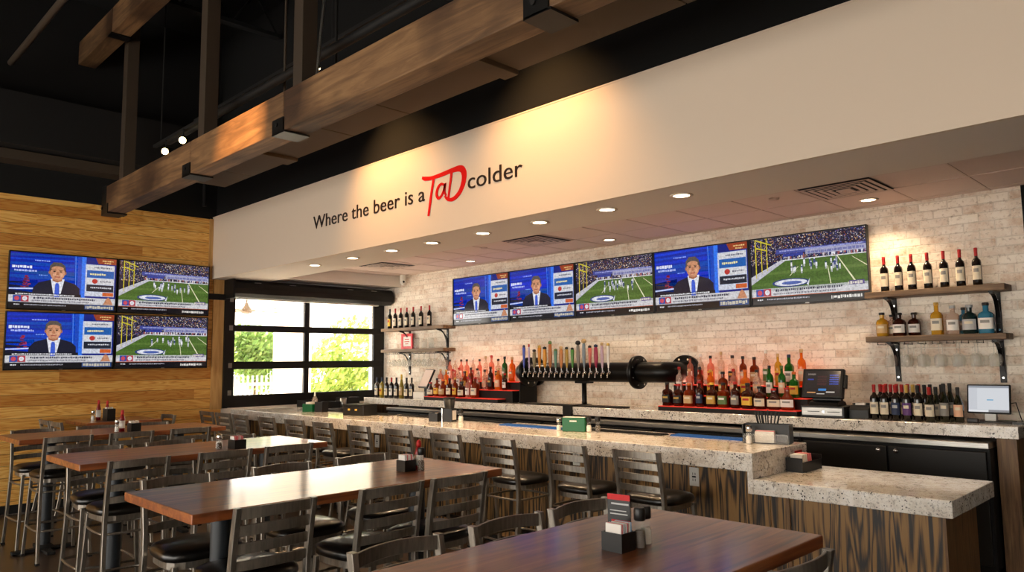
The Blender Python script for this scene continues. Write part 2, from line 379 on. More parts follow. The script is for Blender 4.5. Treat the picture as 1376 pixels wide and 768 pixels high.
# street side behind the viewer: piers and spandrel with tall shop windows between
w = MB().box(XW-.1, XR, YF-.12, YF, 0, .12).box(XW-.1, XR, YF-.12, YF, 3.1, ZR)
for x in (-10.5, -7.4, -4.2, -1.0, 2.1): w.box(x-.09, x+.09, YF-.12, YF, .12, 3.1)
struct('wall_front', w, 'bulk', label='shop front wall with tall windows facing the bar')
# header box over the bar, soffit underside and tiled ceiling
struct('wall_header', MB().box(XW, XR, YH, YH+.03, ZS, ZH), 'header', label='cream painted header wall carrying the red and brown lettering', cat='header')
struct('trim_3', MB().box(XW, XR, YH-.004, YH+.06, ZH, ZH+.012), 'header', label='thin pale cap along the top of the cream header', cat='trim')
struct('wall_header_upper', MB().box(XW, XR, YH+.05, YH+.1, ZH+.012, ZR), 'deck', label='black wall set back above the cream header', cat='wall')
struct('ceiling_soffit', MB().box(XW, XR, YH+.03, 5.14, ZS, ZS+.03).box(XW, XR, 5.14, 5.17, ZS, ZT+.05), 'soffit', label='smooth painted soffit strip under the header', cat='ceiling')
struct('ceiling_bulkhead', MB().box(XW, -10.0, 5.17, YB, ZS+.04, ZT+.05), 'bulk', label='pale bulkhead over the sectional window', cat='ceiling')
struct('ceiling_tiles', MB().box(-10.0, XR, 5.17, YB, ZT, ZT+.05), 'tile', label='pinkish lay-in tile ceiling over the bar', cat='ceiling')
g = MB()
xs = [-1.54+.585*k for k in range(-15, 6)]
for x in xs:
    if -10 < x < XR: g.box(x-.008, x+.008, 5.17, YB, ZT-.004, ZT)
for y in (5.52, 6.10, 6.69, 7.28): g.box(-10, XR, y-.008, y+.008, ZT-.004, ZT)
struct('trim_4', g, 'grid', label='thin metal grid of the tile ceiling', cat='trim')
# sectional (garage style) window
wn = tag(bpy.data.objects.new('window_1', None), 'black framed sectional glass window with six panes', 'window', None, 'structure'); COL.objects.link(wn)
fx0, fx1 = XW-.07, XW-.015
f = MB().box(fx0, fx1, WY0, 4.785, WZ0, WZ1).box(fx0, fx1, 7.18, WY1, WZ0, WZ1)
f.box(fx0, fx1, 5.90, 5.985, WZ0, WZ1)
for z0, z1 in ((WZ0, 1.262), (1.635, 1.745), (2.18, 2.275), (2.655, WZ1)): f.box(fx0+.004, fx1+.006, WY0+.02, WY1-.02, z0, z1)
f.build('window_frame', 'blackmetal', wn, .004)
bx('track_rail', 'blackmetal', wn, XW+.002, XW+.06, 4.60, 4.665, WZ0, ZS-.005)
bx('spring_bracket', 'blackmetal', wn, XW+.03, XW+.08, 4.22, 4.60, 2.62, 2.70)
h = MB()
for z in (1.30, 1.69, 2.23, 2.64): h.box(fx1, fx1+.02, 4.685, 4.745, z-.035, z+.035); h.cyl((fx1+.025, 4.66, z), (fx1+.025, 4.70, z), .014, 10)
h.build('hinge_rollers', 'stainless', wn)
for y0, y1 in ((4.785, 5.90), (5.985, 7.18)):
    for z0, z1 in ((1.262, 1.635), (1.745, 2.18), (2.275, 2.655)): bx('pane', 'pane', wn, XW-.048, XW-.042, y0-.01, y1+.01, z0-.01, z1+.01)
# roll-up shade box above it
t = thing('roller_shade', 'long black roller shade housing above the sectional window', 'shade', (XW+.02, 4.62, 2.66))
MB().prism([(.0, .0), (.2, .0), (.27, .05), (.29, .12), (.27, .2), (.22, .245), (0, .245)], 0, 2.74, 'xz').build('housing', 'blackmetal', t, .004)
bx('end_bracket', 'blackmetal', t, 0, .3, -.03, 0, -.02, .248)
c = MB()
for y in (.35, .9, 1.9, 2.35): c.box(.262, .276, y-.05, y+.05, .205, .213)
c.build('clips', 'stainless', t)
bx('hem_bar', 'whitep', t, .05, .12, .16, 2.55, -.018, 0)
# ------------------------------------------------------------------ outside the window
struct('ground_patio', MB().box(-30, XW-.13, 0, 20, -.15, -.02), 'pave', label='pale paving outside the window', cat='ground')
struct('ceiling_patio', MB().box(-14.6, XW-.13, 3, 15, 3.0, 3.15), 'stucco', label='white patio ceiling outside the window', cat='ceiling')
for k, (x, y) in enumerate(((-14., 7.62), (-14., 9.95))):
    t = thing('patio_column', ['white square patio column in the middle of the left window panes', 'white square patio column at the right edge of the window'][k], 'column', (x, y, -.02))
    bx('shaft', 'stucco', t, -.28, .28, -.28, .28, .25, 3.02, bevel=.01); bx('plinth', 'stucco', t, -.33, .33, -.33, .33, 0, .25, bevel=.01)
t = thing('ceiling_fan', 'small bronze ceiling fan under the patio roof outside', 'fan', (-13, 6.15, 2.62))
MB().lathe([(.04, 0), (.10, .02), (.11, .06), (.04, .15), (.03, .2)], 16).build('motor', 'fanmetal', t)
MB().cyl((0, 0, .19), (0, 0, .38), .018).build('downrod', 'fanmetal', t)
for k in range(4):
    a = .25+k*PI/2; b = MB().box(.1, .75, -.06, .06, -.006, .006).build('blade', 'fanmetal', t); b.location = (0, 0, .06); b.rotation_euler = (.15, 0, a)
t = thing('patio_fence', 'pale picket fence standing below the left tree outside', 'fence', (-17.6, 5.5, -.02))
p = MB()
for k in range(30): p.box(-.01, .01, k*.12, k*.12+.05, .1, 1.45)
p.build('pickets', 'fence', t); MB().box(-.03, -.01, 0, 3.6, .3, .38).box(-.03, -.01, 0, 3.6, 1.2, 1.28).build('rails', 'fence', t)
def tree(label, loc, blobs, mat, nleaf, trunk, sz=.09):
    t = thing('patio_tree', label, 'tree', loc)
    m = MB(); rr = random.Random(int(abs(loc[1])*100))
    for _ in range(nleaf):
        cx, cy, cz, r = rr.choice(blobs)
        d = Vector((rr.gauss(0, 1), rr.gauss(0, 1), rr.gauss(0, 1))).normalized()*r*(.55+.5*rr.random())
        p = Vector((cx, cy, cz))+d; q = Vector((rr.gauss(0, 1), rr.gauss(0, 1), rr.gauss(0, 1))).normalized()
        e = q.orthogonal().normalized(); g = q.cross(e); s = sz*(.6+.8*rr.random())
        m.add([p-e*s, p+g*s*.5, p+e*s, p-g*s*.5], [(0, 1, 2, 3)])
    m.build('foliage', mat, t)
    MB().tube([(0, 0, 0), (.03, .02, trunk*.5), (0, 0, trunk), (.1, .05, trunk+.8)], [.12, .1, .08, .03], 8).build('trunk', 'bark', t)
tree('yellow green tree behind the left panes of the window', (-18.8, 7.0, -.02), [(0, 0, 1.9, .8), (.2, -.9, 1.6, .7), (0, .8, 2.0, .75), (0, -1.5, 2.0, .7)], 'leafA', 3600, 1.5)
tree('fuller green tree behind the white column outside', (-19.5, 9.5, -.02), [(0, 0, 2.0, .8), (0, .4, 1.7, .8), (0, -.3, 2.2, .6)], 'leafB', 3600, 1.5)
tree('dense pale green tree filling the right panes of the window', (-17.2, 11.1, -.02), [(0, 0, 1.0, .95), (0, .9, 1.5, 1.0), (0, -.7, 1.4, .85), (0, .1, 2.1, .9), (.2, 1.2, 2.6, .8), (0, -.6, .6, .8)], 'leafA', 5200, .6)
# ------------------------------------------------------------------ ceiling structure
t = thing('timber_beam', 'long weathered timber beam on brown steel hangers over the dining tables', 'beam', (-9.75, 2.8, 3.55))
BX = [0.0, 2.54, 4.39, 7.23, 9.9]
for a, b_ in zip(BX[:-1], BX[1:]): bx('beam_section', 'beam', t, a+.004, b_-.004, 0, .2, 0, .325, bevel=.008)
for x in BX[:-1]:
    p = MB()
    if x == 0: p.box(-.03, .1, -.012, .215, -.022, 0).box(-.03, .1, -.012, 0, 0, .1).box(-.16, -.004, 0, .2, -.02, .335)
    else: p.box(x-.16, x+.02, -.012, 0, -.012, .11).box(x-.16, x+.04, -.012, .215, -.018, -.002)
    p.build('bracket_plate', 'blackmetal', t)
    q = x+(.33 if x == 0 else .08)
    bx('hanger_post', 'steelpost', t, q, q+.14, .035, .165, .325, 2.84, bevel=.004)
    MB().lathe([(.018, 0), (.018, .012)], 8, (x-.08, -.024, .06), axis='y').build('bolt', 'matteblack', t)
t = thing('ceiling_panel', 'long brown drop panel with seams hanging behind the timber beam', 'panel', (-8.55, 3.04, 3.8))
for k, (a, b_) in enumerate(((0, .72), (.73, 1.5), (1.51, 1.72), (1.73, 2.75), (2.76, 3.6), (3.61, 4.75), (4.76, 4.9), (4.91, 6.3), (6.31, 9.0))):
    bx('panel_board', 'panelbrown', t, a, b_, 0, .7, 0 if k != 2 and k != 6 else -.03, .05, bevel=.004)
r_ = MB()
for x in (.5, 3.0, 5.5, 8.0): r_.cyl((x, .35, .05), (x, .35, 2.58), .012, 8)
r_.build('hanger_rods', 'matteblack', t)
t = thing('timber_beam', 'second timber beam high in the upper left corner under the deck', 'beam', (-10.35, 2.58, 5.52))
for a, b_ in ((0, 1.3), (1.31, 3.9), (3.91, 9.0)): bx('beam_section', 'beam', t, a, b_, 0, .2, 0, .30, bevel=.008)
for x in (1.3, 3.9):
    MB().box(x-.12, x+.02, -.012, .212, -.018, -.002).box(x-.12, x+.02, .2, .212, -.018, .1).build('bracket_plate', 'blackmetal', t)
    bx('hanger_post', 'steelpost', t, x+.02, x+.10, .06, .14, .30, .87)
t = thing('wall_duct', 'dark metal ledge channel along the black upper wall', 'duct', (XW, -3, 4.13))
bx('channel_lip', 'steelpost', t, .002, .3, 0, 6.6, 0, .115); bx('duct_body', 'matteblack', t, .05, .5, 0, 7.2, .13, .75)
def pipe(label, pts, r, m): tag(MB().tube(pts, r, 10).build('ceiling_pipe', m), label, 'pipe')
pipe('long diagonal conduit pipe under the black deck, upper left', [(-9.95, 1.79, 5.2), (-2, 1.83, 5.2)], .035, 'steelpost')
pipe('black pipe running along behind the timber beam', [(-8.9, 3.2, 4.32), (-1.5, 3.2, 4.32)], .04, 'matteblack')
pipe('thin pale conduit hanging beside the third steel hanger', [(-5.02, 2.95, 6.4), (-5.0, 2.97, 4.9), (-5.03, 2.9, 3.9)], .012, 'stainless')
pipe('thin vertical conduit between the hangers', [(-6.4, 3.35, 6.4), (-6.4, 3.35, 3.86)], .012, 'steelpost')
pipe('small black drain pipe in the corner above the header', [(-10.25, 4.2, 3.9), (-10.25, 4.2, 6.4)], .03, 'matteblack')
for k, x in enumerate((-8.6, -6.4, -4.2, -2.0, .2)):
    t = thing('roof_joist', '%s black open web roof joist from the plank wall' % ORD[k], 'joist', (x, -5, 5.85))
    MB().box(-.05, .05, 0, 9.4, .48, .54).build('top_chord', 'deck', t); MB().box(-.05, .05, 0, 9.4, 0, .05).build('bottom_chord', 'deck', t)
    w = MB()
    for j in range(15): w.cyl((0, j*.62+.1, .03), (0, j*.62+.41, .5), .016, 6); w.cyl((0, j*.62+.41, .5), (0, j*.62+.72, .03), .016, 6)
    w.build('web', 'deck', t)
# track lights
def track(label, x0, x1, y, z, rails):
    t = thing('light_track', label, 'track', (x0, y, z)); bx('rail', 'matteblack', t, 0, x1-x0, -.02, .02, 0, .035)
    m = MB()
    for x in rails: m.cyl((x-x0, 0, .03), (x-x0, 0, ZR-z), .008, 6)
    m.build('stems', 'matteblack', t)
def spot(label, loc, target, energy, ang, blend, col=(1, .54, .2), lens='trackon', rad=.03):
    t = thing('track_spotlight', label, 'spotlight', loc)
    d = (Vector(target)-Vector(loc)).normalized(); q = d.to_track_quat('-Z', 'Y')
    h = MB().lathe([(.03, .13), (.045, .12), (.048, -.02), (.04, -.03)], 16).build('head', 'matteblack', t); h.rotation_mode = 'QUATERNION'; h.rotation_quaternion = q
    e = MB().lathe([(.037, -.031), (.0365, -.034)], 16).build('lens', lens, h)
    MB().cyl((0, 0, .02), (0, 0, .13), .01, 8).build('yoke', 'matteblack', t)
    if energy:
        l = bpy.data.lights.new('spot_lamp', 'SPOT'); l.energy = energy; l.spot_size = ang; l.spot_blend = blend; l.color = col; l.shadow_soft_size = rad
        o = bpy.data.objects.new('spot_lamp', l); COL.objects.link(o); o.location = Vector(loc)+d*.06; o.rotation_mode = 'QUATERNION'; o.rotation_quaternion = q
track('black light track above the brown panel', -9.2, -1.5, 3.62, 4.72, (-9, -6, -3))
spot('track spotlight aimed at the word beer', (-6.3, 3.62, 4.58), (-6.1, 4.41, 3.40), E_POOL, 1.5, 1.)
spot('track spotlight aimed past the word colder', (-4.0, 3.62, 4.58), (-4.0, 4.41, 3.42), E_POOL, 1.5, 1.)
track('short black light track behind the timber beam', -9.2, -7.6, 3.15, 4.3, (-9, -7.8))
spot('left glowing track spotlight above the timber beam', (-8.75, 3.12, 4.16), (-3.5, -1.0, 1.9), E_TR, .9, .6)
spot('right glowing track spotlight above the timber beam', (-8.25, 3.12, 4.18), (-2.5, -.4, 2.0), E_TR, .9, .6)
track('black light track near the ceiling in front of the timber beam', -6.4, -3.6, 1.3, 5.1, (-6.2, -3.8))
spot('track spotlight aimed at the face of the timber beam', (-5.3, 1.3, 4.95), (-6.1, 2.8, 3.72), E_BEAM, .5, .9)
# recessed downlights
def downlight(label, x, y, z, group):
    t = thing('recessed_downlight', label, 'downlight', (x, y, z), 0, group)
    MB().lathe([(.06, -.001), (.085, -.001), (.087, -.006), (.06, -.008)], 24, cap=(False, False)).build('trim_ring', 'lamprim', t)
    MB().lathe([(.0605, -.003), (.0605, -.0045)], 24).build('lens', 'lampon', t)
    l = bpy.data.lights.new('downlight_lamp', 'SPOT'); l.energy = E_DOWN; l.spot_size = 2.3; l.spot_blend = .7; l.color = (1, .70, .42); l.shadow_soft_size = .05
    o = bpy.data.objects.new('downlight_lamp', l); COL.objects.link(o); o.location = (x, y, z-.02)
for k, x in enumerate((-8.14, -7.3, -6.54, -5.85, -5.09, -4.36, -3.62, -2.93)):
    downlight('recessed downlight in the smooth soffit, %s from the left' % ORD[k], x, 4.71, ZS, 'soffit downlights')
for k, x in enumerate((-7.83, -5.36, -2.41)):
    downlight('recessed downlight in the tile ceiling, %s from the left' % ORD[k], x, 7.0, ZT, 'tile ceiling downlights')
for k, x in enumerate((-9.0, -5.98, -2.38)):
    t = thing('ceiling_vent', 'square four-way ceiling diffuser, %s from the left' % ORD[k], 'vent', (x, 6.395, ZT-.004), 0, 'ceiling vents')
    MB().box(-.29, .29, -.29, .29, -.004, -.001).build('backing', 'matteblack', t)
    for j, a in enumerate((.29, .235, .18, .125)):
        b_ = a-.036; z0, z1 = -.012, -.014
        m = MB()
        for s in range(4):
            c, sn = math.cos(s*PI/2), math.sin(s*PI/2); R = lambda x, y, z: (x*c-y*sn, x*sn+y*c, z)
            m.add([R(-a, -a, z1), R(a, -a, z1), R(b_, -b_, z0), R(-b_, -b_, z0)], [(0, 1, 2, 3)])
        m.build('louver', 'grid', t)
    bx('core', 'grid', t, -.06, .06, -.06, .06, -.02, -.012)
for k, x in enumerate((-6.79, -2.97)):
    tag(MB().lathe([(.001, -.018), (.04, -.016), (.045, -.004), (.045, 0)], 20).build('sprinkler_cover', 'grid', None, 0, 2, (x, 6.3, ZT)), 'small round sprinkler cover in the tile ceiling, %s one' % ('left', 'right')[k], 'sprinkler')
t = thing('security_camera', 'small white security camera in the corner above the shelves', 'camera', (-9.82, 7.3, 3.06))
MB().lathe([(.045, 0), (.05, -.03), (.05, -.06), (.02, -.1)], 16).build('body', 'whitep', t); MB().lathe([(.05, .07), (.05, 0)], 16).build('mount', 'whitep', t)
MB().lathe([(.02, 0), (.018, .006)], 12, (.045, -.02, -.045), axis='x').build('lens', 'matteblack', t)
# ------------------------------------------------------------------ lettering on the header
YL = YH-.004
def text_thing(body, x0, x1, z0, size, mat, label):
    cu = bpy.data.curves.new('lettering', 'FONT'); cu.body = body; cu.size = size; cu.extrude = .003; cu.space_character = 1.02
    o = bpy.data.objects.new('tmp', cu); COL.objects.link(o); bpy.context.view_layer.update()
    me = bpy.data.meshes.new_from_object(o.evaluated_get(bpy.context.evaluated_depsgraph_get())); bpy.data.objects.remove(o)
    me.materials.clear(); me.materials.append(M[mat])
    xs = [v.co.x for v in me.vertices]; a, b_ = min(xs), max(xs); k = (x1-x0)/(b_-a)
    V = [((v.co.x-a)*k, v.co.y, v.co.z) for v in me.vertices]; up = list(range(len(V)))
    def fd(i):
        while up[i] != i: up[i] = up[up[i]]; i = up[i]
        return i
    for p in me.polygons:
        for i in p.vertices: up[fd(i)] = fd(p.vertices[0])
    isl = {}
    for p in me.polygons: isl.setdefault(fd(p.vertices[0]), []).append(tuple(p.vertices))
    G = []                                              # islands sharing an x range are one letter (the dot of an i)
    for fs in isl.values():
        x_ = [V[i][0] for f in fs for i in f]; G.append([min(x_), max(x_), fs])
    G.sort(key=lambda q: q[0]); out = []
    for q in G:
        if out and q[0] < out[-1][1]-.5*(q[1]-q[0]): out[-1][2] += q[2]; out[-1][1] = max(out[-1][1], q[1])
        else: out.append(q)
    t = thing('wall_lettering', label, 'lettering', (x0, YL, z0)); t.rotation_euler = (PI/2, 0, 0)
    for q in out:
        ids = sorted({i for f in q[2] for i in f}); mp = {i: n for n, i in enumerate(ids)}
        MB().add([V[i] for i in ids], [tuple(mp[i] for i in f) for f in q[2]]).build('letter', mat, t)
    return t
text_thing('Where the beer is a', -7.66, -5.585, 3.254, .213, 'letter', 'dark brown lettering reading Where the beer is a')
text_thing('colder', -4.957, -4.268, 3.257, .213, 'letter', 'dark brown lettering reading colder right of the red script')
def ribbon(mb, pts, ws, y0, y1):
    P = []
    for i in range(len(pts)-1):   # Catmull-Rom
        p0, p1, p2, p3 = pts[max(i-1, 0)], pts[i], pts[i+1], pts[min(i+2, len(pts)-1)]
        for k in range(6):
            t = k/6; P.append(tuple(.5*(2*b+(c-a)*t+(2*a-5*b+4*c-d)*t*t+(3*b-a-3*c+d)*t**3) for a, b, c, d in zip(p0, p1, p2, p3))+((ws[i]+(ws[i+1]-ws[i])*t)*1.3,))
    P.append((*pts[-1], ws[-1]*1.3)); n = len(P); vs = []
    for i, (x, z, w) in enumerate(P):
        dx, dz = P[min(i+1, n-1)][0]-P[max(i-1, 0)][0], P[min(i+1, n-1)][1]-P[max(i-1, 0)][1]; l = math.hypot(dx, dz) or 1
        nx, nz = -dz/l*w, dx/l*w
        vs += [(x+nx, y0, z+nz), (x-nx, y0, z-nz), (x-nx, y1, z-nz), (x+nx, y1, z+nz)]
    fs = []
    for i in range(n-1):
        for j in range(4): fs.append((4*i+j, 4*i+(j+1) % 4, 4*i+4+(j+1) % 4, 4*i+4+j))
    fs += [(0, 1, 2, 3), (4*n-1, 4*n-2, 4*n-3, 4*n-4)]
    mb.add(vs, fs)
t = thing('wall_lettering', 'large red brush script logo in the middle of the header lettering', 'lettering', (0, YL, 0))
b_ = MB(); ribbon(b_, [(-5.624, 3.486), (-5.573, 3.468), (-5.489, 3.457), (-5.378, 3.460), (-5.27, 3.468), (-5.163, 3.474), (-5.085, 3.474), (-5.034, 3.457), (-5.008, 3.41), (-5.014, 3.346), (-5.048, 3.276), (-5.107, 3.224), (-5.178, 3.2), (-5.244, 3.215), (-5.283, 3.251)], [.010, .016, .014, .015, .016, .018, .022, .025, .025, .022, .019, .016, .014, .012, .007], -.003, .003); b_.build('capital_bowl', 'red', t)
b_ = MB(); ribbon(b_, [(-5.182, 3.465), (-5.195, 3.393), (-5.211, 3.326), (-5.232, 3.215)], [.012, .011, .010, .009], -.0034, .003); b_.build('capital_stem', 'red', t)
b_ = MB(); ribbon(b_, [(-5.444, 3.455), (-5.461, 3.388), (-5.483, 3.302), (-5.505, 3.199), (-5.526, 3.094)], [.013, .012, .011, .012, .010], -.0034, .003); b_.build('first_stem', 'red', t)
b_ = MB(); ribbon(b_, [(-5.283, 3.352), (-5.329, 3.372), (-5.373, 3.354), (-5.4, 3.311), (-5.4, 3.271), (-5.373, 3.243), (-5.329, 3.262), (-5.297, 3.306), (-5.276, 3.366), (-5.288, 3.296), (-5.262, 3.25)], [.008, .010, .011, .012, .012, .010, .010, .010, .011, .010, .006], -.0034, .003); b_.build('small_letter', 'red', t)
# ------------------------------------------------------------------ television pictures
def quad(mb, u0, v0, u1, v1, c, lay, W, H):
    poly(mb, [(u0, v0), (u1, v0), (u1, v1), (u0, v1)], c, lay, W, H)
def poly(mb, P, c, lay, W, H, ox=0.):
    d = -.0006*lay
    mb.add([((u-.5)*W, d, (v-.5)*H) for u, v in P], [tuple(range(len(P)))], 0, False, lin(c))
def ell(mb, cu, cv, ru, rv, c, lay, W, H, n=20, a0=0., rot=0.):
    poly(mb, [(cu+ru*math.cos(2*PI*k/n), cv+rv*math.sin(2*PI*k/n)) for k in range(n)], c, lay, W, H)
def dashes(mb, rr, u0, u1, v0, v1, c, lay, W, H, mn=.006, mx=.02, gap=.005):
    u = u0
    while u < u1:
        w = min(mn+(mx-mn)*rr.random(), u1-u); quad(mb, u, v0+(v1-v0)*.25*rr.random(), u+w, v1-(v1-v0)*.2*rr.random(), c, lay, W, H); u += w+gap
def lower_third(mb, rr, W, H, sport):
    quad(mb, 0, .115, 1, .235, '#d3d2d6', 5, W, H)
    quad(mb, 0, 0, 1, .115, '#0a0a12', 5, W, H); quad(mb, 0, .105, 1, .115, '#b4552a' if sport else '#8b8b96', 6, W, H)
    dashes(mb, rr, .22, .80, .175, .215, '#3a3c50', 6, W, H); dashes(mb, rr, .2, .74, .13, .16, '#6d6d7c', 6, W, H, .004, .014)
    dashes(mb, rr, .05, .10, .055, .08, '#e6e6ea', 6, W, H); dashes(mb, rr, .14, .52, .055, .08, '#b9b9c4', 6, W, H, .003, .012)
    quad(mb, .04, .12, .11, .23, '#2e4fa8', 6, W, H); quad(mb, .11, .12, .18, .23, '#b23a4a', 6, W, H); ell(mb, .075, .175, .022, .04, '#c84a5c', 7, W, H); ell(mb, .145, .175, .022, .04, '#e8e6ee', 7, W, H)
def news(W, H, seed, du=0.):
    rr = random.Random(seed); m = MB()
    for k in range(20):
        a = k/20; quad(m, 0, a, 1, a+.05, [.015+.03*a, .07+.10*math.sin(a*2.4), .30+.38*math.sin(a*2.2)], 0, W, H)
    for k in range(9):
        v = .99-.075*k; d = rr.uniform(-.02, .02); poly(m, [(0, v-.045+d), (.62, v-.005-.02*k+d), (.62, v+.008), (0, v-.02)], [.04+.03*rr.random(), .16+.14*rr.random(), .62+.25*rr.random()], 1, W, H)
    poly(m, [(.0, .24), (.27, .24), (.25, .52), (0, .47)], '#0a1030', 1, W, H)
    poly(m, [(.60, .2), (.70, .2), (.70, 1), (.585, 1)], '#1549c4', 1, W, H); poly(m, [(.66, .2), (.70, .2), (.70, 1), (.655, 1)], '#2f78f2', 2, W, H); poly(m, [(.70, .2), (1, .2), (1, 1), (.70, 1)], '#0a2180', 1, W, H); poly(m, [(.605, .2), (.612, .2), (.60, 1), (.593, 1)], '#4f86f0', 2, W, H)
    dashes(m, rr, .02, .20, .71, .77, '#e8ecff', 2, W, H, .01, .03); dashes(m, rr, .04, .24, .655, .695, '#b7c6ff', 2, W, H, .01, .03); dashes(m, rr, .22, .36, .86, .885, '#9db4ff', 2, W, H, .005, .02); dashes(m, rr, .26, .34, .60, .62, '#8ab0ff', 2, W, H, .005, .02)
    for k in range(22):
        v = .36+.22*rr.random(); w_ = .085*(1-(v-.36)/.26); u = .15+w_*(rr.random()-.5); quad(m, u-.012, v, u+.014, v+.02, rr.choice(['#7a2038', '#a03048', '#5a1c3c', '#803050']), 2, W, H)
    poly(m, [(.0, .33), (.24, .35), (.24, .375), (0, .355)], '#c6d2ff', 2, W, H)
    cu = .43+du
    # presenter shown from the chest up
    poly(m, [(cu-.23, .2), (cu+.22, .2), (cu+.215, .40), (cu+.17, .475), (cu+.07, .53), (cu-.07, .53), (cu-.17, .475), (cu-.215, .38)], '#13172e', 3, W, H)
    poly(m, [(cu-.025, .22), (cu+.03, .22), (cu+.068, .555), (cu-.06, .555)], '#e9ebf4', 4, W, H)
    poly(m, [(cu-.022, .22), (cu+.025, .22), (cu+.02, .44), (cu+.012, .48), (cu-.012, .48), (cu-.018, .44)], '#3b5fd6', 5, W, H)
    poly(m, [(cu-.045, .52), (cu, .49), (cu+.045, .52), (cu+.045, .60), (cu-.045, .60)], '#a8694a', 5, W, H)
    ell(m, cu, .705, .079, .155, '#4c4440', 4, W, H); ell(m, cu-.073, .67, .010, .03, '#b97a5a', 4, W, H); ell(m, cu+.073, .67, .010, .03, '#b97a5a', 4, W, H)
    ell(m, cu, .665, .068, .14, '#cd8f6e', 6, W, H, 24); ell(m, cu+.015, .655, .05, .115, '#d79a77', 7, W, H); ell(m, cu-.03, .63, .016, .03, '#dda583', 8, W, H); ell(m, cu+.035, .63, .016, .03, '#e0a986', 8, W, H)
    poly(m, [(cu-.066, .72), (cu+.066, .72), (cu+.07, .80), (cu+.03, .86), (cu-.04, .86), (cu-.075, .79)], '#5b524c', 7, W, H); ell(m, cu, .745, .058, .045, '#d0946f', 8, W, H)
    for s in (-1, 1):
        quad(m, cu+s*.03-.017, .708, cu+s*.03+.017, .718, '#59402f', 9, W, H); ell(m, cu+s*.03, .69, .012, .011, '#3a2a22', 9, W, H, 10)
    poly(m, [(cu-.008, .69), (cu+.008, .69), (cu+.015, .632), (cu-.015, .632)], '#b97a58', 9, W, H); poly(m, [(cu-.03, .598), (cu+.03, .598), (cu+.02, .583), (cu-.02, .583)], '#a04c42', 9, W, H)
    poly(m, [(.82, .89), (1, .89), (1, 1), (.79, 1)], '#9a4022', 3, W, H); dashes(m, rr, .86, .97, .94, .965, '#f0cf8a', 4, W, H); dashes(m, rr, .88, .95, .90, .925, '#f0cf8a', 4, W, H)
    quad(m, .695, .27, .985, .87, '#c9d2ea', 3, W, H)
    for v0, v1, c in ((.77, .86, '#d8d8dc'), (.62, .76, '#1d5fb0'), (.50, .61, '#dcdce0'), (.36, .49, '#1b2334'), (.28, .35, '#d2d6e2')): quad(m, .71, v0, .98, v1, c, 4, W, H)
    quad(m, .87, .28, .98, .35, '#d2622c', 5, W, H); ell(m, .79, .555, .028, .045, '#c03a34', 5, W, H); dashes(m, rr, .78, .95, .80, .83, '#5a6078', 5, W, H); dashes(m, rr, .74, .90, .67, .71, '#f2e9a6', 5, W, H, .01, .02); dashes(m, rr, .84, .95, .54, .57, '#6d6d7c', 5, W, H); dashes(m, rr, .75, .96, .42, .45, '#dadce6', 5, W, H)
    lower_third(m, rr, W, H, False); quad(m, .0, .235, .66, .285, '#0c0f1e', 5, W, H); dashes(m, rr, .06, .60, .245, .272, '#e9e9ee', 6, W, H)
    quad(m, .70, .02, .99, .10, '#274a86', 6, W, H); dashes(m, rr, .71, .98, .03, .09, '#c9c2b0', 7, W, H, .01, .03); poly(m, [(.88, .12), (.98, .12), (.95, .23), (.93, .26), (.91, .23)], '#c98a66', 7, W, H)
    return m
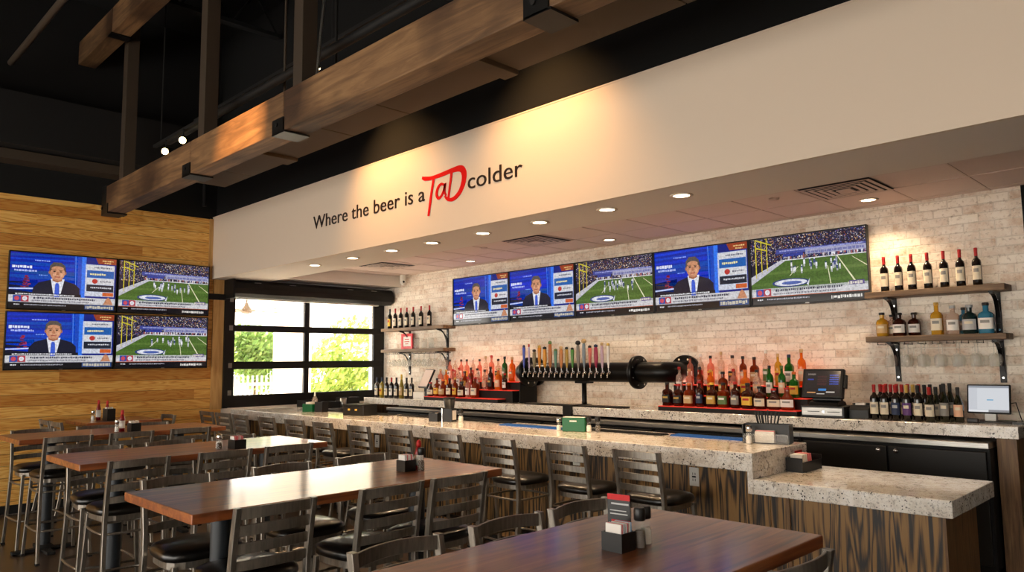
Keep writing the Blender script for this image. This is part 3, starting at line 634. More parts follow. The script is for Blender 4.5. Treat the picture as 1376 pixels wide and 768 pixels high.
def football(W, H, seed):
    rr = random.Random(seed); m = MB()
    quad(m, 0, 0, 1, 1, '#17162c', 0, W, H)
    pal = ['#1f2148', '#2c2f6c', '#6b6a8a', '#b7a79a', '#d8d2cc', '#8a4f40', '#3d3d55', '#4b4fa0', '#c99a6a', '#20202c']
    for j in range(34):
        for i in range(72):
            u, v = (i+rr.random())/72, .60+.40*(j+rr.random())/34; s = .004+.005*rr.random()
            if rr.random() < .8: quad(m, u, v, min(u+s*1.2, 1), min(v+s*1.8, 1), rr.choice(pal), 1, W, H)
    poly(m, [(.24, .74), (1, .72), (1, .79), (.24, .81)], '#454e9c', 2, W, H); poly(m, [(.50, .70), (1, .68), (1, .76), (.50, .785)], '#a9aac8', 3, W, H); dashes(m, rr, .52, .98, .70, .745, '#7478b0', 4, W, H, .01, .04); dashes(m, rr, .27, .98, .765, .79, '#9aa0d8', 4, W, H, .01, .05); poly(m, [(.30, .69), (.48, .69), (.48, .73), (.30, .735)], '#31409c', 3, W, H)
    for _ in range(60):
        u = .25+.75*rr.random(); quad(m, u, .63+.05*rr.random(), min(u+.012, 1), .69, rr.choice(['#e6e4ea', '#2a3270', '#a85a5a', '#c8c8d4']), 3, W, H)
    G = ['#4c6b2a', '#55742f', '#486627', '#5c7a35']
    poly(m, [(0, .2), (1, .2), (1, .635), (.30, .63), (0, .38)], G[0], 4, W, H)
    for k in range(5):
        a, b2 = .2+.08*k, .2+.08*(k+1); poly(m, [(max(0, .0+(a-.38)*1.2), a), (1, a), (1, a+.04), (max(0, (a-.34)*1.2), a+.04)], G[k % 4], 5, W, H)
    poly(m, [(0, .30), (0, .42), (.28, .645), (.335, .645)], '#c6c6d0', 6, W, H); poly(m, [(.30, .632), (1, .628), (1, .640), (.30, .645)], '#e6e6ea', 6, W, H)
    for p in ([(.76, .63), (.768, .63), (.91, .24), (.895, .24)], [(.68, .5), (.686, .5), (.706, .24), (.698, .24)], [(.43, .53), (.436, .53), (.36, .40), (.352, .40)], [(.88, .60), (.886, .60), (1, .46), (1, .445)]): poly(m, p, '#e9e7c0', 6, W, H)
    for u, w, v0, v1 in ((.045, .010, .40, 1), (.10, .008, .48, .98), (.15, .009, .50, 1)): quad(m, u, v0, u+w, v1, '#d2c22e', 6, W, H)
    poly(m, [(.045, .86), (.16, .80), (.16, .82), (.045, .885)], '#d2c22e', 6, W, H); poly(m, [(.06, .97), (.2, .88), (.2, .9), (.06, .995)], '#c8bb3a', 6, W, H)
    ell(m, .36, .30, .165, .062, '#20357e', 7, W, H, 28); ell(m, .36, .30, .145, .048, '#e4e6f0', 8, W, H, 28); ell(m, .37, .295, .09, .026, '#5167b0', 9, W, H); poly(m, [(.50, .26), (.53, .35), (.515, .24)], '#e4e6f0', 8, W, H)
    for _ in range(20):
        u = .36+.42*rr.random(); v = .43+.13*rr.random(); s = .9+.4*rr.random(); c = rr.choice(['#e9e9f0', '#e9e9f0', '#3c4880', '#b9b9cc'])
        quad(m, u, v, u+.014*s, v+.05*s, c, 9, W, H); quad(m, u+.002, v-.03*s, u+.006, v, '#d8d8e0', 9, W, H); quad(m, u+.009, v-.03*s, u+.013, v, '#d8d8e0', 9, W, H); ell(m, u+.007*s, v+.06*s, .006, .012, '#2b3470' if c[1] != '3' else '#e6e6ee', 9, W, H, 8)
    lower_third(m, rr, W, H, True); quad(m, .85, .20, .97, .26, '#5a4a8a', 7, W, H); dashes(m, rr, .84, .96, .205, .25, '#e4dcd0', 8, W, H, .008, .02); dashes(m, rr, .70, .95, .02, .07, '#e6e2dc', 7, W, H, .005, .03)
    return m
def tv(label, loc, rz, W, H, pic, group):
    depth = .0895 if rz else .0945
    t = thing('television', label, 'television', loc, rz, group)
    bx('casing', 'blackplastic', t, -W/2, W/2, .012, .05, -H/2, H/2, bevel=.003)
    m = MB(); B = .012
    m.box(-W/2, W/2, -.004, .014, H/2-B, H/2).box(-W/2, W/2, -.004, .014, -H/2, -H/2+B*1.5).box(-W/2, -W/2+B, -.004, .014, -H/2, H/2).box(W/2-B, W/2, -.004, .014, -H/2, H/2)
    m.build('bezel', 'blackplastic', t, .0015)
    s = pic(W-2*B, H-2.5*B); o = s.build('screen', 'screen', t); o.location = (0, .011, B*.25)
    bx('wall_bracket', 'matteblack', t, -.2, .2, .05, depth, -.15, .15)
    bx('maker_plate', 'stainless', t, -.02, .02, -.0052, -.004, -H/2+.003, -H/2+.012)
    return t
TW, TH = 1.185, .70
# two by two on the plank wall (screen faces the room)
for k, (y, z, pn, pic) in enumerate(((2.555, 2.73, 'news presenter', lambda w, h: news(w, h, 1)), (3.755, 2.73, 'football game', lambda w, h: football(w, h, 2)), (2.555, 2.012, 'news presenter', lambda w, h: news(w, h, 3, -.01)), (3.755, 2.012, 'football game', lambda w, h: football(w, h, 4)))):
    tv('%s television on the pine plank wall showing a %s' % (('upper', 'lower')[k//2], pn), (XW+.09, y, z), PI/2, TW, TH, pic, 'televisions on the plank wall')
bw = 1.207
for k in range(5):
    pn = ('news presenter, farthest left of the row', 'news presenter, second from the left of the row', 'football game, middle of the row', 'news presenter, right of the middle of the row', 'football game, beside the wine shelves')[k]
    tv('television on the brick wall showing a '+pn, (-8.58+bw*(k+.5), YB-.095, 2.603), 0, bw-.006, .715, (lambda w, h, k=k: (news if k in (0, 1, 3) else football)(w, h, 11+k)), 'televisions on the brick wall')
# ------------------------------------------------------------------ front bar
t = thing('bar_counter', 'long bar with zebra striped wood front and thick speckled granite top', 'bar', (0, 0, 0))
bx('granite_top', 'granite', t, XW+.004, -2.475, 4.74, 5.60, .945, 1.07, bevel=.006)
bx('low_granite_top', 'granite', t, -2.475, -1.285, 4.74, 5.66, .80, .90, bevel=.006)
bx('granite_riser', 'granite', t, -2.515, -2.475, 4.741, 5.60, .80, .946, bevel=.003)
p = MB()
p.box(XW+.004, -2.48, 4.98, 5.42, 0.08, .944)
p.build('front_panel', 'barwood', t)
bx('low_front_panel', 'barwood', t, -2.475, -1.40, 4.98, 5.60, .08, .799)
r_ = MB().box(-2.34, -1.40, 4.965, 4.98, .765, .80).box(-2.36, -2.335, 4.965, 4.98, .08, .80)
r_.build('panel_trim', 'postwood', t, .002)
bx('end_panel', 'postwood', t, -1.40, -1.385, 4.965, 5.62, .08, .799); bx('toe_kick', 'matteblack', t, XW+.004, -1.42, 5.03, 5.4, 0, .08)
fr = MB().tube([(XW+.05, 4.86, .2), (-2.5, 4.86, .2)], .02, 10)
fr.build('foot_rail', 'iron', t)
rb = MB()
for k in range(8): rb.cyl((-10.1+k*1.05, 4.86, .2), (-10.1+k*1.05, 4.985, .2), .012, 8)
rb.build('rail_brackets', 'iron', t)
for k, (x, z) in enumerate(((-3.07, .83), (-4.217, .88), (-7.17, .82), (-8.1, .81))):
    t = thing('outlet_plate', 'white outlet plate on the bar front, %s from the right' % ORD[k], 'outlet', (x, 4.98, z), 0, 'outlets on the bar front')
    bx('plate', 'whitep', t, -.04, .04, -.006, 0, -.068, .068, bevel=.002)
    s = MB()
    for z0 in (-.032, .012):
        s.box(-.012, -.008, -.0075, -.005, z0, z0+.018).box(.008, .012, -.0075, -.005, z0, z0+.018)
    s.box(-.016, .016, -.0075, -.005, -.006, .006); s.build('slots', 'blackplastic', t)
# bar mats and under-bar equipment
for k, (x0, x1, y0, y1, m, l) in enumerate(((-3.55, -2.90, 5.40, 5.53, 'blue', 'blue rubber bar mat near the right end of the bar'), (-5.45, -4.62, 5.24, 5.36, 'blue', 'blue rubber bar mat behind the green caddy'), (-7.4, -5.5, 5.42, 5.54, 'rubber', 'long black rubber bar mat behind the straw cup'), (-9.6, -7.5, 5.36, 5.50, 'rubber', 'black rubber bar mat at the window end of the bar'), (-4.45, -3.6, 5.34, 5.46, 'rubber', 'black rubber bar mat between the two blue mats'))):
    t = thing('bar_mat', l, 'bar mat', (x0, y0, 1.07)); bx('base', m, t, 0, x1-x0, 0, y1-y0, 0, .006)
    w = MB()
    for i in range(6): w.box(.004, x1-x0-.004, .008+i*(y1-y0)/6, .016+i*(y1-y0)/6, .006, .012)
    w.build('ribs', m, t)
sinks = ((-9.9, -8.2), (-8.1, -6.6), (-6.5, -5.2), (-5.1, -3.9))
for k, (x0, x1) in enumerate(sinks):
    t = thing('underbar_station', 'stainless under-bar station behind the bar, %s from the window' % ORD[k], 'bar station', (x0, 5.70, 0), 0, 'under-bar stations')
    w = x1-x0; bx('worktop', 'stainless', t, 0, w, 0, .46, .84, .87, bevel=.004); bx('splash', 'stainless', t, 0, w, 0, .03, .87, .98, bevel=.003)
    for lx in (.04, w-.04):
        for ly in (.04, .42): MB().cyl((lx, ly, 0), (lx, ly, .84), .02, 8).build('leg', 'stainless', t)
    bx('bottle_rail', 'matteblack', t, .1, w-.1, .31, .45, .871, .95); bx('basin', 'stainless', t, w*.3, w*.7, .06, .3, .60, .84)
t = thing('ice_bin', 'black ice bin with a slanted lid behind the bar', 'ice bin', (-3.75, 5.72, 0))
MB().prism([(0, 0), (.5, 0), (.5, .9), (.1, .98), (0, .96)], 0, .62, 'yz').build('bin', 'blackplastic', t, .01); bx('lid_handle', 'stainless', t, .2, .42, .22, .26, .955, .975)
t = thing('side_station', 'black cabinet with a steel rim along the wall below the sectional window', 'bar station', (XW+.02, 5.72, 0))
bx('cabinet', 'matteblack', t, 0, .5, 0, .98, .08, 1.0, bevel=.004); bx('steel_rim', 'stainless', t, -.005, .51, -.01, .99, 1.0, 1.03, bevel=.004); bx('toe_kick', 'blackmetal', t, .02, .46, .02, .96, 0, .08)
for y, w, d, h, l in ((5.82, .30, .22, .13, 'black plastic bin below the window, nearest the pine planks'), (6.14, .36, .24, .10, 'wide black tray bin below the middle of the window'), (6.50, .30, .24, .15, 'black plastic bin below the window, nearest the shelves')):
    t = thing('storage_bin', l, 'bin', (XW+.28, y, 1.03))
    for a in ((-w/2, w/2, -d/2, d/2, 0, .006),): bx('bin_floor', 'blackplastic', t, *a)
    bx('bin_wall', 'blackplastic', t, -w/2, w/2, -d/2, -d/2+.006, .006, h); bx('bin_wall', 'blackplastic', t, -w/2, w/2, d/2-.006, d/2, .006, h); bx('bin_wall', 'blackplastic', t, -w/2, -w/2+.006, -d/2+.006, d/2-.006, .006, h); bx('bin_wall', 'blackplastic', t, w/2-.006, w/2, -d/2+.006, d/2-.006, .006, h)
tag(MB().lathe([(.03, 0), (.042, .01), (.05, .14), (.047, .14), (.04, .02), (.001, .015)], 16, cap=(True, False)).build('shaker_tin', 'stainless', None, 0, 2, (XW+.44, 6.32, 1.03)), 'steel cocktail shaker tin between the black bins below the window', 'shaker tin')
# ------------------------------------------------------------------ back bar
ZB = 1.167; FB = 6.75
t = thing('back_counter', 'speckled granite back counter along the brick wall', 'counter', (0, 0, 0))
bx('granite_top', 'granite', t, XW+.35, -1.345, FB, YB-.002, 1.072, ZB, bevel=.005)
MB().box(-1.50, -1.365, 6.78, YB-.002, 0, 1.071).build('end_panel', 'postwood', t, .004)
bx('window_end_panel', 'postwood', t, XW+.36, XW+.40, 6.80, YB-.002, 0, 1.071)
def cooler(label, x0, x1):
    t = thing('back_bar_cooler', label, 'cooler', (x0, 6.62, 0), 0, 'back bar coolers'); w = x1-x0
    bx('cabinet', 'matteblack', t, 0, w, .03, .66, .10, 1.0); bx('toe_grille', 'blackmetal', t, .02, w-.02, .05, .3, 0, .10)
    bx('steel_top', 'stainless', t, -.004, w+.004, -.012, .67, 1.0, 1.045, bevel=.004)
    for a, b2 in ((.02, w/2-.008), (w/2+.008, w-.02)):
        d = bx('door', 'blackmetal', t, a, b2, -.004, .03, .13, .975, bevel=.006)
        hx = b2-.06 if a < .1 else a+.06
        MB().lathe([(.02, 0), (.022, -.01), (.016, -.022), (.001, -.024)], 12, (hx, -.004, .94), axis='y').build('lock', 'chrome', d)
        bx('handle', 'matteblack', d, min(a, b2)+.05 if a > .1 else b2-.10, (min(a, b2)+.05 if a > .1 else b2-.10)+.05, -.03, -.004, .5, .75, bevel=.006)
    return t
cx = [-9.3, -7.72, -6.14, -4.56, -2.98, -1.515]
for k in range(5): cooler('black back bar cooler with two doors, %s from the right' % ORD[4-k], cx[k]+.004, cx[k+1]-.004)
# ------------------------------------------------------------------ wall shelves
def shelf(label, x0, x1, z, th, brs, mat='shelf', drop=.36):
    t = thing('wall_shelf', label, 'shelf', (x0, YB, z)); w = x1-x0
    bx('board', mat, t, 0, w, -.25, -.003, -th, 0, bevel=.006)
    for x in brs:
        b2 = MB().box(x-x0-.022, x-x0+.022, -.014, -.003, -th-drop, -th).box(x-x0-.018, x-x0+.018, -.23, -.014, -th-.012, -th)
        pts = []
        for k in range(9):
            a = PI/2*k/8; pts.append((x-x0, -.012-.2*(1-math.cos(a)), -th-.27+.262*math.sin(a)))
        R = []
        for (px, py, pz), a in zip(pts, [PI/2*k/8 for k in range(9)]):
            ny, nz = math.cos(a)*.013, math.sin(a)*.013
            R.append([(px-.016, py-ny, pz+nz), (px+.016, py-ny, pz+nz), (px+.016, py+ny, pz-nz), (px-.016, py+ny, pz-nz)])
        b2.rings(R, 0, False); br = b2.build('bracket', 'iron', t, .002)
        for dz in (.05, .30): MB().lathe([(.009, -.016), (.009, -.013)], 8, (x-x0, 0, -th-dz-.02), axis='y').build('screw', 'chrome', br)
    return t
shelf('upper brown shelf right of the televisions holding seven wine bottles', -2.55, -1.44, 2.30, .055, (-2.372, -1.548))
s2 = shelf('lower brown shelf right of the televisions with stemware hanging below', -2.56, -1.455, 1.893, .052, (-2.372, -1.548))
def rack(shf, w, n):
    for k in range(n+1):
        x = .1+k*(w-.2)/n; MB().tube([(x, -.225, -.045), (x, -.235, -.075), (x, -.02, -.075), (x, -.03, -.045)], .005, 6).build('stemware_rail', 'chrome', shf)
rack(s2, 1.1, 8)
shelf('upper brown shelf by the window holding wine bottles', -10.22, -8.62, 2.262, .05, (-9.75, -8.80))
s3_ = shelf('lower brown shelf by the window with stemware hanging below', -10.22, -8.62, 1.92, .05, (-9.75, -8.80))
rack(s3_, 1.6, 12)
# hanging stemware
def stem(label, loc, k, group):
    t = thing('wine_glass', label, 'wine glass', loc, 0, group)
    # upside down: foot held by the rack, bowl below
    MB().lathe([(.036, .0), (.034, .003), (.008, -.004), (.0045, -.02), (.004, -.08), (.006, -.09)], 14, cap=(True, False)).build('stem', 'clear', t)
    MB().lathe([(.006, -.09), (.026, -.10), (.040, -.125), (.043, -.15), (.038, -.185), (.034, -.205), (.0325, -.205), (.036, -.185), (.041, -.15), (.038, -.127), (.024, -.102)], 16, cap=(False, True)).build('bowl', 'clear', t)
    return t
g0 = None; xs = [-2.39+.1375*k for k in range(7)]
for r_i, yy in enumerate((YB-.09, YB-.185)):
    for k, x in enumerate(xs):
        l = 'upside down wine glass under the right shelf, %s from the left, %s row' % (ORD[k], ('wall', 'front')[r_i])
        if g0 is None: g0 = stem(l, (x, yy, 1.823), k, 'glasses hanging under the right shelf')
        else: dup(g0, (x, yy, 1.823), 0, l, 'glasses hanging under the right shelf')
for r_i, yy in enumerate((YB-.09, YB-.185)):
    for k in range(11):
        dup(g0, (-10.06+.13*k, yy, 1.85), 0, 'upside down wine glass under the window shelf, %s from the left, %s row' % (ORD[k], ('wall', 'front')[r_i]), 'glasses hanging under the window shelf')
# ------------------------------------------------------------------ bottles
def prof(kind, h, r):
    n = .33*r if kind in ('wine', 'burg') else .36*r
    if kind == 'wine': return [(r*.9, 0), (r, .006), (r, h*.60), (r*.9, h*.665), (r*.5, h*.72), (n+.001, h*.76), (n, h*.97)]
    if kind == 'burg': return [(r*.9, 0), (r, .006), (r, h*.46), (r*.88, h*.56), (r*.55, h*.68), (n, h*.80), (n, h*.97)]
    if kind == 'tall': return [(r*.92, 0), (r, .006), (r, h*.62), (r*.85, h*.69), (n, h*.76), (n*.95, h*.95)]
    if kind == 'squat': return [(r*.85, 0), (r, .012), (r, h*.58), (r*.8, h*.68), (r*.35, h*.74), (n, h*.78), (n, h*.93)]
    if kind == 'square': return [(r*.95, 0), (r, .006), (r, h*.60), (r*.8, h*.67), (n, h*.72), (n, h*.94)]
    if kind == 'flask': return [(r*.7, 0), (r*.95, .012), (r, h*.3), (r*.9, h*.52), (r*.5, h*.68), (n, h*.74), (n, h*.94)]
PROTO = {}
def bottle(label, loc, kind, h, r, glass, lab, cap, group, lz=(.16, .46), rz=0., foil=None, nm='bottle', cat='bottle'):
    key = (kind, h, r, glass, lab, cap, lz, foil)
    if key in PROTO: return dup(PROTO[key], loc, rz, label, group)
    t = thing(nm, label, cat, loc, rz, group); PROTO[key] = t
    sq = 5 if kind == 'square' else None; sx, sy = (1.25, .62) if kind == 'flask' else (1, 1); n = 16
    P = prof(kind, h, r)
    MB().lathe(P, n, sq=sq, sx=sx, sy=sy).build('glass_body', glass, t)
    if lab:
        m = MB(); rr_ = r*1.012+.0004
        a = h*lz[0]; b2 = h*lz[1]; R = []
        for z in (a, b2):
            ring = []
            for k in range(13):
                an = PI*1.15+PI*.7*k/12; x, y = math.cos(an), math.sin(an)
                if sq: q = (abs(x)**sq+abs(y)**sq)**(-1/sq); x *= q; y *= q
                ring.append((x*rr_*sx, y*rr_*sy, z))
            R.append(ring)
        vs = R[0]+R[1]; m.add(vs, [(k, k+1, 13+k+1, 13+k) for k in range(12)], 0, True); l_ = m.build('label', 'c_'+lab, t)
        # printed lines on the label
        m = MB(); rr_ *= 1.006
        for f0, f1, k0, k1 in ((.55, .8, 3, 9),):
            vs = []
            for f_ in (f0, f1):
                for k in range(k0, k1+1):
                    an = PI*1.15+PI*.7*k/12; x, y = math.cos(an), math.sin(an)
                    if sq: q = (abs(x)**sq+abs(y)**sq)**(-1/sq); x *= q; y *= q
                    vs.append((x*rr_*sx, y*rr_*sy, a+(b2-a)*f_))
            w_ = k1-k0+1; m.add(vs, [(k, k+1, w_+k+1, w_+k) for k in range(w_-1)], 0, True)
        m.build('label_band', 'c_'+({'black': 'gold', 'cream': 'grey', 'white': 'grey', 'yellow': 'red', 'green': 'white', 'navy': 'silver'}.get(lab, 'cream')), l_)
    nr = P[-1][0]
    if foil: MB().lathe([(nr*1.12, h*.78), (nr*1.15, h*.93), (nr*1.2, h*.935), (nr*1.2, h*.99), (nr*.9, h)], 12).build('foil_capsule', 'c_'+foil, t)
    else: MB().lathe([(nr*1.25, h*.90), (nr*1.3, h*.905), (nr*1.3, h*.985), (nr*1.1, h)], 12).build('cap', 'c_'+cap, t)
    return t
rb_ = random.Random(5)
# seven wine bottles on the upper right shelf
for k, x in enumerate((-2.395, -2.275, -2.163, -2.032, -1.902, -1.776, -1.652)):
    bottle('red-foiled wine bottle on the upper right shelf, %s from the left' % ORD[k], (x, YB-.15, 2.30), 'wine', .325, .036, 'wine', 'cream', None, 'wine on the upper right shelf', (.15, .52), 0, 'red', 'wine_bottle', 'wine bottle')
# spirits on the lower right shelf
for x, y, kind, h, r, gl, la, ca, l in ((-2.44, .15, 'squat', .22, .052, 'lqyellow', 'tan', 'black', 'short pale gold spirit bottle at the left end of the lower right shelf'), (-2.295, .145, 'squat', .21, .055, 'lqbrown', 'white', 'black', 'round dark brown spirit bottle, front one of a pair on the lower right shelf'), (-2.188, .085, 'squat', .21, .053, 'lqbrown', 'white', 'black', 'round dark brown spirit bottle, rear one of a pair on the lower right shelf'),
        (-1.985, .15, 'square', .285, .044, 'lqyellow', 'cream', 'gold', 'yellow spirit bottle with gold cap on the lower right shelf'), (-1.86, .15, 'tall', .25, .052, 'lqclear', 'white', 'silver', 'clear spirit bottle with white label on the lower right shelf'), (-1.735, .14, 'squat', .25, .058, 'lqteal', 'silver', 'silver', 'dark teal spirit bottle with silver label on the lower right shelf'), (-1.61, .15, 'square', .26, .055, 'lqblue', 'white', 'black', 'blue spirit bottle with white label on the lower right shelf'),
        (-2.385, .07, 'tall', .2, .04, 'lqclear', 'cream', 'black', 'slim clear bottle behind the pale gold one on the lower right shelf'), (-1.803, .05, 'tall', .235, .040, 'lqblue', 'grey', 'black', 'pale blue bottle behind the clear one on the lower right shelf')):
    bottle(l, (x, YB-y, 1.893), kind, h, r, gl, la, ca, 'spirits on the lower right shelf', (.14, .5))
# wine bottles standing on the back counter by the tablet
rows = [(-2.425, 6.90, 'wine', 'red', 'cream'), (-2.335, 6.88, 'wine', 'red', 'cream'), (-2.245, 6.88, 'wine', 'red', 'navy'), (-2.155, 6.88, 'wine', 'gold', 'purple'), (-2.068, 6.88, 'wine', 'black', 'cream'), (-1.975, 6.86, 'burg', 'red', 'cream'), (-1.885, 6.93, 'burg', 'black', 'grey'), (-1.79, 6.96, 'burg', 'black', 'peach'),
        (-2.41, 7.01, 'wine', 'red', 'cream'), (-2.32, 7.0, 'wine', 'red', 'cream'), (-2.23, 7.0, 'wine', 'red', 'cream'), (-2.14, 7.0, 'wine', 'gold', 'cream'), (-2.05, 7.0, 'wine', 'black', 'cream'), (-1.96, 6.985, 'burg', 'black', 'cream'), (-1.87, 7.05, 'burg', 'black', 'grey'),
        (-2.40, 7.12, 'wine', 'red', 'cream'), (-2.31, 7.12, 'wine', 'red', 'cream'), (-2.22, 7.12, 'wine', 'red', 'tan'), (-2.13, 7.12, 'wine', 'red', 'cream'), (-2.04, 7.12, 'wine', 'black', 'cream'), (-1.95, 7.11, 'wine', 'black', 'cream')]
for k, (x, y, kd, fo, la) in enumerate(rows):
    row, i = ('front', k) if k < 8 else (('middle', k-8) if k < 15 else ('rear', k-15))
    h = .30 if kd == 'wine' else (.315 if k in (6, 14) else .285)
    bottle('dark wine bottle with %s foil beside the tablet, %s from the left, %s row' % (fo, ORD[i], row), (x, y, ZB), kd, h, .0375, 'wine' if kd == 'wine' else 'winegreen', la, None, 'wine bottles beside the tablet', (.16, .50), 0, fo, 'wine_bottle', 'wine bottle')
# wine bottles by the window: upper shelf and counter
for k, x in enumerate((-10.12, -9.97, -9.82, -9.66, -9.49, -9.29, -9.08)):
    bottle('wine bottle on the upper window shelf, %s from the left' % ORD[k], (x, YB-.14, 2.262), 'wine', .325, .037, 'winegreen' if k == 0 else 'wine', 'yellow' if k == 0 else 'cream', None, 'wine on the upper window shelf', (.12, .5), 0, 'black' if k in (0,) else 'red', 'wine_bottle', 'wine bottle')
for k in range(11):
    x = -9.98+.086*k
    bottle('wine bottle on the back counter under the window shelves, %s from the left' % ORD[k], (x, 6.92+.03*(k % 3), ZB), 'burg' if k in (7, 9) else 'wine', .36 if k == 7 else .31, .038, 'wineyellow' if k in (1, 2, 7) else 'wine', ['cream', 'yellow', 'yellow', 'cream', 'white', 'white', 'cream', 'tan', 'white', 'cream', 'cream'][k], None, 'wine bottles under the window shelves', (.12, .45), 0, ['navy', 'navy', 'navy', 'black', 'red', 'red', 'black', 'yellow', 'navy', 'black', 'black'][k], 'wine_bottle', 'wine bottle')
for k, (x, h) in enumerate(((-9.42, .17), (-9.22, .15), (-9.05, .16))):
    tag(MB().lathe([(.035, 0), (.042, .004), (.045, h), (.0425, h), (.039, .008), (.001, .008)], 16, cap=(True, False)).build('beer_glass', 'clear', None, 0, 2, (x, YB-.13, 1.92)), 'clear beer glass on the lower window shelf, %s from the left' % ORD[k], 'glass', 'beer glasses on the window shelf')
t = thing('framed_sign', 'small red framed sign standing on the lower window shelf', 'sign', (-9.75, YB-.06, 1.92))
MB().box(-.15, .15, -.015, 0, 0, .045).box(-.15, .15, -.015, 0, .205, .25).box(-.15, -.105, -.015, 0, .045, .205).box(.105, .15, -.015, 0, .045, .205).build('frame', 'red', t, .002)
bx('card', 'paper', t, -.105, .105, -.006, -.001, .045, .205)
MB().box(-.06, .05, -.0075, -.006, .15, .165).box(-.07, .06, -.0075, -.006, .115, .128).box(-.05, .03, -.0075, -.006, .08, .092).build('print', 'redpaper', t)
# ------------------------------------------------------------------ lit liquor risers and their bottles
def riser(label, xl, xr, ext):
    t = thing('liquor_riser', label, 'bottle riser', (0, 0, ZB))
    for k, (y0, y1, h) in enumerate(((6.79, 6.945, .05), (6.945, 7.10, .158), (7.10, 7.26, .265))):
        x1 = xr+ext*k
        bx('tier_box', 'matteblack', t, xl, x1, y0, y1-.002, 0, h-.008)
        bx('lit_tier', 'led', t, xl+.003, x1-.003, y0-.004, y1-.004, h-.008, h)
    bx('end_box', 'matteblack', t, x1+.002, x1+.016, 6.95 if ext > .1 else 7.11, 7.27, 0, .27)
    return t
R1 = (.05, .158, .265)
types = [('square', .245, .042, 'lqbrown', 'black', 'black'), ('squat', .23, .05, 'lqbrown', 'black', 'red'), ('square', .24, .045, 'lqamber', 'tan', 'orange'), ('tall', .27, .036, 'lqbrown', 'navy', 'red'), ('square', .25, .043, 'lqbrown', 'gold', 'yellow'), ('square', .25, .044, 'lqamber', 'green', 'black'), ('tall', .26, .042, 'lqbrown', 'grey', 'red'), ('square', .25, .047, 'lqbrown', 'yellow', 'black'), ('squat', .22, .052, 'lqbrown', 'cream', 'black'), ('flask', .2, .05, 'lqbrown', 'cream', 'red'), ('flask', .21, .05, 'lqamber', 'white', 'red')]
tB = [('tall', .30, .037, 'lqclear', 'white', 'red'), ('tall', .28, .04, 'lqpink', 'white', 'tan'), ('tall', .30, .036, 'lqamber', 'red', 'black'), ('tall', .27, .04, 'lqorange', 'yellow', 'gold'), ('squat', .25, .048, 'lqamber', 'gold', 'black'), ('tall', .28, .04, 'lqpink', 'peach', 'red'), ('square', .27, .042, 'lqorange', 'yellow', 'orange'), ('tall', .27, .042, 'lqclear', 'peach', 'black'), ('tall', .31, .037, 'lqgreen', 'white', 'black'), ('tall', .31, .037, 'lqgreen', 'peach', 'green'), ('square', .25, .042, 'lqgreen', 'yellow', 'orange')]
tC = [('tall', .31, .035, 'lqpink', 'white', 'black'), ('tall', .33, .034, 'lqclear', 'red', 'white'), ('tall', .31, .038, 'lqpink', 'yellow', 'black'), ('tall', .35, .035, 'lqclear', 'peach', 'tan'), ('square', .31, .04, 'lqclear', 'black', 'black'), ('tall', .30, .038, 'lqamber', 'peach', 'black'), ('square', .29, .04, 'lqamber', 'tan', 'black'), ('tall', .36, .035, 'lqclear', 'green', 'white'), ('tall', .32, .036, 'lqyellow', 'yellow', 'tan'), ('square', .31, .04, 'lqgreen', 'white', 'navy'), ('tall', .36, .04, 'lqorange', 'peach', 'tan')]
GN = dict(lqbrown='dark brown', lqamber='amber', lqclear='clear', lqpink='pink lit', lqorange='orange', lqgreen='green', lqyellow='yellow', lqblue='blue', lqteal='teal')
def fill(side, xl, rowsdef, y, z, rowname, dx, jit):
    for k, (kd, h, r, gl, la, ca) in enumerate(rowsdef):
        bottle('%s spirit bottle with %s label, %s from the left, %s tier, %s lit riser' % (GN[gl], la, ORD[k], rowname, side), (xl+dx*k+jit*(rb_.random()-.5), y+.012*(rb_.random()-.5), ZB+z+.0005), kd, h, r, gl, la, ca, 'spirit bottles on the %s lit riser' % side, (.14, .47))
riser('right red lit liquor riser crowded with bottles, left of the register', -4.60, -3.08, .04)
types = [(a_, b2_, c_*1.14, *r_) for a_, b2_, c_, *r_ in types]
fill('right', -4.53, types, 6.865, R1[0], 'front', .133, .008); fill('right', -4.47, tB, 7.018, R1[1], 'middle', .128, .012); fill('right', -4.42, tC, 7.175, R1[2], 'top', .124, .012)
riser('left red lit liquor riser crowded with bottles, beside the window shelves', -8.62, -7.08, .12)
t2 = [types[9], ('square', .26, .042, 'lqamber', 'yellow', 'black'), types[2], ('square', .26, .042, 'lqbrown', 'cream', 'black'), ('tall', .27, .04, 'lqamber', 'yellow', 'gold'), types[8], ('tall', .28, .04, 'lqpink', 'white', 'red'), ('square', .28, .05, 'lqamber', 'cream', 'red')]
tB2 = [tB[1], tB[3], tB[5], tB[0], tB[4], tB[2], ('tall', .29, .042, 'lqclear', 'silver', 'black'), tB[7], ('tall', .31, .04, 'lqbrown', 'black', 'black'), ('square', .29, .043, 'lqorange', 'peach', 'tan'), ('tall', .22, .036, 'lqbrown', 'white', 'red')]
tC2 = [tC[0], tC[1], tC[0], tC[2], tC[1], tC[0], tC[3], ('tall', .36, .04, 'lqpink', 'white', 'red'), tC[4], ('tall', .34, .04, 'lqgreen', 'green', 'black'), ('tall', .33, .045, 'lqorange', 'orange', 'tan')]
fill('left', -8.55, t2, 6.865, R1[0], 'front', .135, .01); fill('left', -8.52, tB2, 7.018, R1[1], 'middle', .135, .012); fill('left', -8.5, tC2, 7.175, R1[2], 'top', .13, .012)
